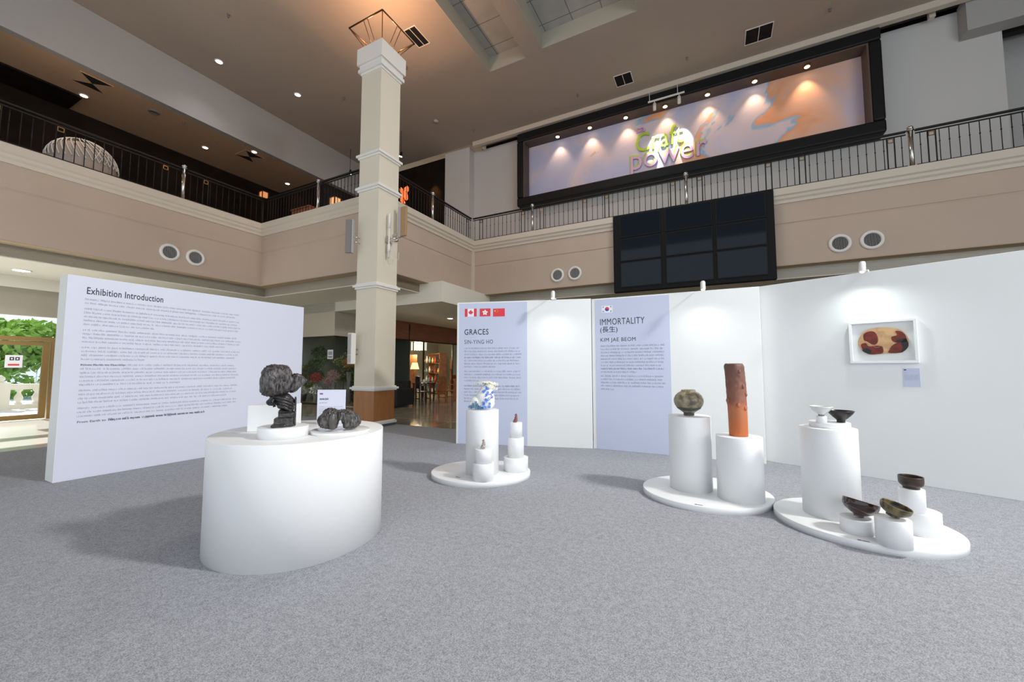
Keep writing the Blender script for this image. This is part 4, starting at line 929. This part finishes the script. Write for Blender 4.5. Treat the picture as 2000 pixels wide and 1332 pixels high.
for j in range(Z_+1):
    z = .70*j/Z_; row = []
    for i in range(N):
        a_ = 2*math.pi*i/N; r_ = .082+.006*(z/.7)
        nv = noise.noise(Vector((math.cos(a_)*1.6, math.sin(a_)*1.6, z*9)))
        if z > .26: r_ += .010*max(0, nv)*min(1, (z-.26)/.1)+.005*noise.noise(Vector((math.cos(a_)*5, math.sin(a_)*5, z*24)))
        if z > .66: r_ -= (z-.66)**2*9
        row.append(g.bm.verts.new(Vector((r_*math.cos(a_)-.018*(z/.7)**2*1.2, r_*math.sin(a_), z))))
    rows.append(row)
for A_, Bb in zip(rows, rows[1:]):
    for i in range(N): g._f([A_[i], A_[(i+1) % N], Bb[(i+1) % N], Bb[i]], True)
g._f(rows[0][::-1]); c_ = g.bm.verts.new(Vector((-.02, 0, .66)))
for i in range(N): g._f([rows[-1][i], rows[-1][(i+1) % N], c_])
TM = terracotta(); g.build('body', TM, t)
g = G(); random.seed(11)
for a_, z in ((math.pi*1.02, .34), (math.pi*1.02, .52), (math.pi, .60), (-1.3, .48), (-.9, .40), (-1.9, .30), (-1.1, .27), (-1.7, .62)):
    g.ball(((.086)*math.cos(a_)-.010, .086*math.sin(a_), z), .016, (1, 1, 1.5), 2)
g.build('clay_lumps', TM, t)
# bowls
def bowl(loc, R, H, m, label, foot=.3, wall=.006, tilt=(0, 0, 0), fh=.012, curve=1.6, m_in=None):
    t = empty('bowl', loc, 0, label, 'bowl'); t.rotation_euler = tilt
    rf = R*foot; out = [(0, 0), (rf, 0), (rf*1.02, fh)]
    for i in range(1, 13):
        u = i/12; out.append((rf+(R-rf)*(1-(1-u)**curve), fh+(H-fh)*u))
    inn = [(max(r_-wall, 0), z+(0 if k_ else 0)) for k_, (r_, z) in enumerate(out[::-1][:12])]; inn = [(r_, max(z, fh+wall)) for r_, z in inn]+[(0, fh+wall)]
    G().lathe(out+[(R-wall/2, H+.001)]+inn, 56).build('body', m, t)
    G().lathe([(rf*.9, -.0004), (rf*1.03, .0), (rf*1.06, fh)], 40).build('foot_ring', m_in or m, t, recalc=False)
    return t
bowl((2.668, 3.47, .9055), .083, .082, mat('white_glaze', (.74, .75, .74), .2, coat=.4), 'white bowl on the small block beside the black bowl', .26, m_in=mat('grey_foot', (.20, .20, .20), .5))
bowl((2.835, 3.47, .8495), .096, .100, mat('black_bowl_glaze', (.012, .010, .010), .3), 'black footed bowl at the right on the tall pedestal', .30, fh=.02, curve=1.35)
bowl((2.655, 3.135, .182), .112, .118, mat('dark_red_glaze', (.050, .016, .013), .16, coat=.6, var=.5, vscale=6), 'shiny dark red bowl tilted to show its foot, on the left low drum', .26, tilt=(math.radians(-4), math.radians(17), 0), curve=3.4, m_in=mat('brown_foot', (.16, .08, .04), .5))
bowl((2.712, 2.915, .267), .088, .084, mat('speckled_bowl_glaze', (.20, .16, .07), .3, col2=(.03, .026, .02), vscale=26), 'olive and black speckled bowl tilted towards the viewer', .42, tilt=(math.radians(12), math.radians(13), 0), curve=3.4)
bowl((3.061, 3.121, .3985), .074, .090, mat('brown_cup_glaze', (.075, .050, .036), .3, var=.5, vscale=12), 'brown cup-shaped bowl on the drum at the far right', .64, curve=6)
# ================================================================== SHOPS BEHIND THE COLUMN
def LOC(a, b, z=0): return W(a, b, z)
def plant(a, b, h, r, m, n, label, s=.05, pot=True):
    t = empty('potted_plant', LOC(a, b), ANG, label, 'plant')
    G().lathe([(0, 0), (.12, 0), (.17, .28), (.15, .28), (0, .25)], 20).build('pot', 'darkwood', t)
    g = G().tube([(0, 0, .2), (.03, 0, h*.5), (0, .02, h)], .018, 6, .008); g.build('stem', 'bark', t)
    g = G()
    for i in range(5): foliage(g, random.uniform(-r, r)*.5, random.uniform(-r, r)*.5, h*(.5+.12*i), r*.6, n, s)
    g.build('leaves', m, t, recalc=False)
random.seed(21)
plant(14.7, 11.0, 2.0, .55, 'leafd', 240, 'tall dark leafy plant at the left of the flower shop window')
plant(13.5, 11.3, 1.8, .40, 'leafm', 200, 'olive leafy plant in the middle of the flower shop')
plant(12.45, 11.0, 1.35, .35, 'leafd', 200, 'dark bushy plant next to the shop corner')
plant(14.2, 12.3, 2.1, .55, 'leafm', 200, 'light green climbing plant deep in the flower shop')
flc = [mat('bloom_red', (.45, .03, .03), .6), mat('bloom_pink', (.5, .25, .26), .6), mat('bloom_white', (.5, .5, .46), .6), mat('bloom_orange', (.5, .16, .04), .6)]
for i, (a, b, z, m, l) in enumerate(((13.35, 9.95, .9, 0, 'bunch of red flowers in the shop window'), (13.05, 10.3, .75, 1, 'bunch of dusky pink flowers in the shop window'), (12.40, 9.95, 1.0, 1, 'higher bunch of pink flowers near the shop corner'), (13.1, 9.75, .45, 2, 'low bunch of pale flowers in the shop window'), (12.02, 10.3, 1.45, 3, 'orange wreath hanging near the shop corner'), (14.0, 9.78, .4, 2, 'pale flowers low at the left of the shop window'))):
    t = empty('flower_bunch', LOC(a, b), ANG, l, 'flowers', 'flower bunches in the shop window')
    G().lathe([(0, 0), (.09, 0), (.06, z*.5), (.09, z*.8), (0, z*.75)], 14).build('vase', 'greyd', t)
    g = G(); foliage(g, 0, 0, z+.05, .24, 260, .028); g.build('blooms', flc[m], t, recalc=False)
t = empty('shop_table', LOC(12.9, 12.6), ANG, 'dark low display table in the flower shop', 'table'); G().box(-.9, .9, -.25, .25, .38, .43).build('tabletop', 'darkwood', t)
for x in (-.85, .85):
    for y in (-.2, .2): G().box(x-.03, x+.03, y-.03, y+.03, 0, .38).build('leg', 'darkwood', t)
t = empty('wall_notice', LOC(11.95, 9.43, 1.62), ANG, 'small white notice on the shop window glass behind the column', 'notice'); G().box(-.14, .14, -.006, 0, 0, .32).build('sheet', 'wallwhite', t); G().box(-.1, .1, -.009, -.006, .05, .09).build('print', 'inkmid', t); G().box(-.1, .1, -.009, -.006, .14, .26).build('picture', 'inkgrey', t)
# chandelier and lit shelves in the second shop
t = empty('chandelier', LOC(12.75, 15.0, 2.05), ANG, 'glowing crystal chandelier in the shop behind the column', 'chandelier')
g = G().tube([(0, 0, .5), (0, 0, 1.23)], .012, 6); g.build('rod', 'brass', t)
g = G()
for i in range(26):
    a_ = i*2.4; r_ = .08+.012*i; 
    g.tube([(r_*math.cos(a_), r_*math.sin(a_), .1-.00*i), (r_*math.cos(a_), r_*math.sin(a_), .5)], .012, 5)
g.build('crystals', emis('crystal_glow', (1, .9, .62), 2.4), t)
light('POINT', 'chandelier_light', (0, 0, .0), 90, (1, .82, .55), parent=t, shadow_soft_size=.15)
def shelf(a, b, w_, h, n, label, m='chairwood', seed=1, rot=0):
    random.seed(seed)
    t = empty('display_shelf', LOC(a, b), ANG+rot, label, 'shelf')
    G().box(-w_/2, -w_/2+.04, -.18, .18, 0, h).build('side', m, t); G().box(w_/2-.04, w_/2, -.18, .18, 0, h).build('side', m, t)
    for i in range(n): G().box(-w_/2+.04, w_/2-.04, -.18, .18, h*i/n+.03, h*i/n+.06).build('shelf_board', m, t)
    G().box(-w_/2, w_/2, -.18, .18, h, h+.04).build('top', m, t)
    return t
ware = [mat('ware_gold', (.75, .55, .2), .4), mat('ware_cream', (.75, .70, .55), .4), mat('ware_teal', (.25, .42, .38), .4), mat('ware_red', (.5, .05, .03), .4), mat('ware_dark', (.05, .05, .05), .4)]
def wares(a, b, z, w_, n, hmax, seed, lab):
    random.seed(seed)
    words = ['gold', 'cream', 'teal', 'red', 'dark']
    for i in range(n):
        m = random.randrange(5); x = -w_/2+(i+.5)*w_/n; h = hmax*random.uniform(.5, 1); r_ = min(.06, w_/n*.42)
        p = W(a, b)+(MB_ @ Vector((x, 0, 0)))
        o = G().lathe([(0, 0), (r_*.6, 0), (r_, h*.35), (r_*.9, h*.6), (r_*.35, h*.75), (r_*.4, h), (0, h)], 12).build('vase', ware[m], None, (p.x, p.y, z))
        tag(o, '%s vase, %s of the row on %s' % (words[m], ['first', 'second', 'third', 'fourth', 'fifth', 'sixth', 'seventh', 'eighth', 'ninth'][i], lab), 'vase', 'vases on '+lab)
shelf(12.9, 16.6, 1.9, 2.0, 4, 'lit wooden shelf full of wares deep in the shop', 'chairwood', rot=-.6)
random.seed(2)
plant(14.6, 10.3, 1.3, .30, 'leafm', 260, 'low olive plant at the far left of the flower shop window')
shelf(13.6, 15.3, 1.5, 1.9, 4, 'lit wooden shelf nearer the chandelier', 'chairwood', rot=-.6)
shelf(12.4, 17.8, 1.7, 1.8, 3, 'second wooden shelf farther back in the shop', 'chairwood', rot=-.6)
for i in range(4): wares(12.9, 16.35, 2.0*i/4+.065, 1.5, 8, .36, 40+i, ['the lowest board', 'the second board', 'the third board', 'the highest board'][i]+' of the lit shelf')
for i in range(3): wares(13.6, 15.05, 1.9*(i+1)/4+.065, 1.2, 6, .34, 60+i, ['the second board', 'the third board', 'the highest board'][i]+' of the shelf by the chandelier')
# furniture standing in front of the shop
def chair(a, b, rz, m, label):
    t = empty('wooden_chair', LOC(a, b), ANG+rz, label, 'chair')
    G().box(-.23, .23, -.22, .22, .42, .46).build('seat', m, t, bev=.006)
    for x in (-.205, .205):
        G().box(x-.022, x+.022, -.22, -.176, 0, .42).build('leg', m, t); G().box(x-.022, x+.022, .176, .22, 0, .42).build('leg', m, t)
    g = G(); g.box(-.227, -.183, .178, .22, .46, 1.0); g.box(.183, .227, .178, .22, .46, 1.0); g.box(-.183, .183, .185, .215, .93, 1.0); g.box(-.183, .183, .185, .215, .56, .60)
    for x in (-.11, -.037, .037, .11): g.box(x-.012, x+.012, .19, .21, .6, .93)
    g.build('backrest', m, t)
    for s_ in (-1, 1): g = G(); g.box(s_*.205-.02, s_*.205+.02, -.2, .18, .66, .69); g.box(s_*.205-.018, s_*.205+.018, -.2, -.165, .46, .66); g.build('armrest', m, t)
    g = G().box(-.19, .19, -.21, -.19, .18, .21); g.box(-.19, .19, .19, .21, .18, .21); g.build('stretcher', m, t)
def abz(a, b): return a, b
chair(9.6, 11.55, 2.6, 'darkwood', 'dark wooden armchair in front of the shop, nearer the column')
chair(9.25, 12.5, 2.9, 'chairwood', 'orange-brown slatted wooden armchair left of the flag panel')
t = empty('side_table', LOC(10.35, 12.5), ANG, 'dark wooden side table between the armchairs', 'table'); G().box(-.35, .35, -.3, .3, .68, .72).build('tabletop', 'darkwood', t)
for x in (-.3, .3):
    for y in (-.25, .25): G().box(x-.025, x+.025, y-.025, y+.025, 0, .68).build('leg', 'darkwood', t)
for i, (x, m, h) in enumerate(((-.2, 1, .2), (0, 1, .14), (.2, 2, .2))):
    p = LOC(10.35-x, 12.5, .7205); o = G().lathe([(0, 0), (.05, 0), (.06, h*.5), (.03, h*.8), (.035, h), (0, h)], 14).build('vase', ware[m], None, p); tag(o, ['cream vase at the left end of the dark side table', 'short cream vase in the middle of the dark side table', 'teal vase at the right end of the dark side table'][i], 'vase')
t = empty('dark_sofa', LOC(9.9, 10.3), ANG, 'dark sofa chair just right of the column base', 'armchair')
G().box(-.45, .45, -.4, .4, .06, .42).build('seat', 'dark', t, bev=.04); G().box(-.45, .45, .25, .45, .42, .88).build('backrest', 'dark', t, bev=.04)
for s_ in (-1, 1): G().box(s_*.5-.09, s_*.5+.09, -.4, .45, .06, .62).build('armrest', 'dark', t, bev=.03)
t = empty('wooden_console', LOC(9.5, 13.9), ANG-math.radians(62), 'long wooden console with drawers beside the flag panel', 'cabinet')
G().box(-.8, .8, -.22, .22, .08, .86).build('body', 'chairwood', t, bev=.008)
for i in range(3):
    for j in range(2): o = G().box(-.74+i*.5, -.28+i*.5, -.236, -.221, .14+j*.35, .44+j*.35).build('drawer', 'redwood', t, bev=.004); G().ball((-.51+i*.5, -.245, .29+j*.35), .015, sub=1).build('knob', 'brass', o)
t = empty('floor_lamp', LOC(12.3, 14.2), ANG, 'floor lamp with glowing golden shade in the shop', 'lamp'); G().cyl(0, 0, .14, 0, .03, 20).build('base', 'brass', t); G().tube([(0, 0, .03), (0, 0, 1.3)], .012, 8).build('pole', 'brass', t)
G().lathe([(.20, 1.25), (.12, 1.55), (.115, 1.55), (.195, 1.25)], 24).build('lamp_shade', emis('shade_glow', (1, .72, .32), 1.6), t)
bpy.context.view_layer.update()
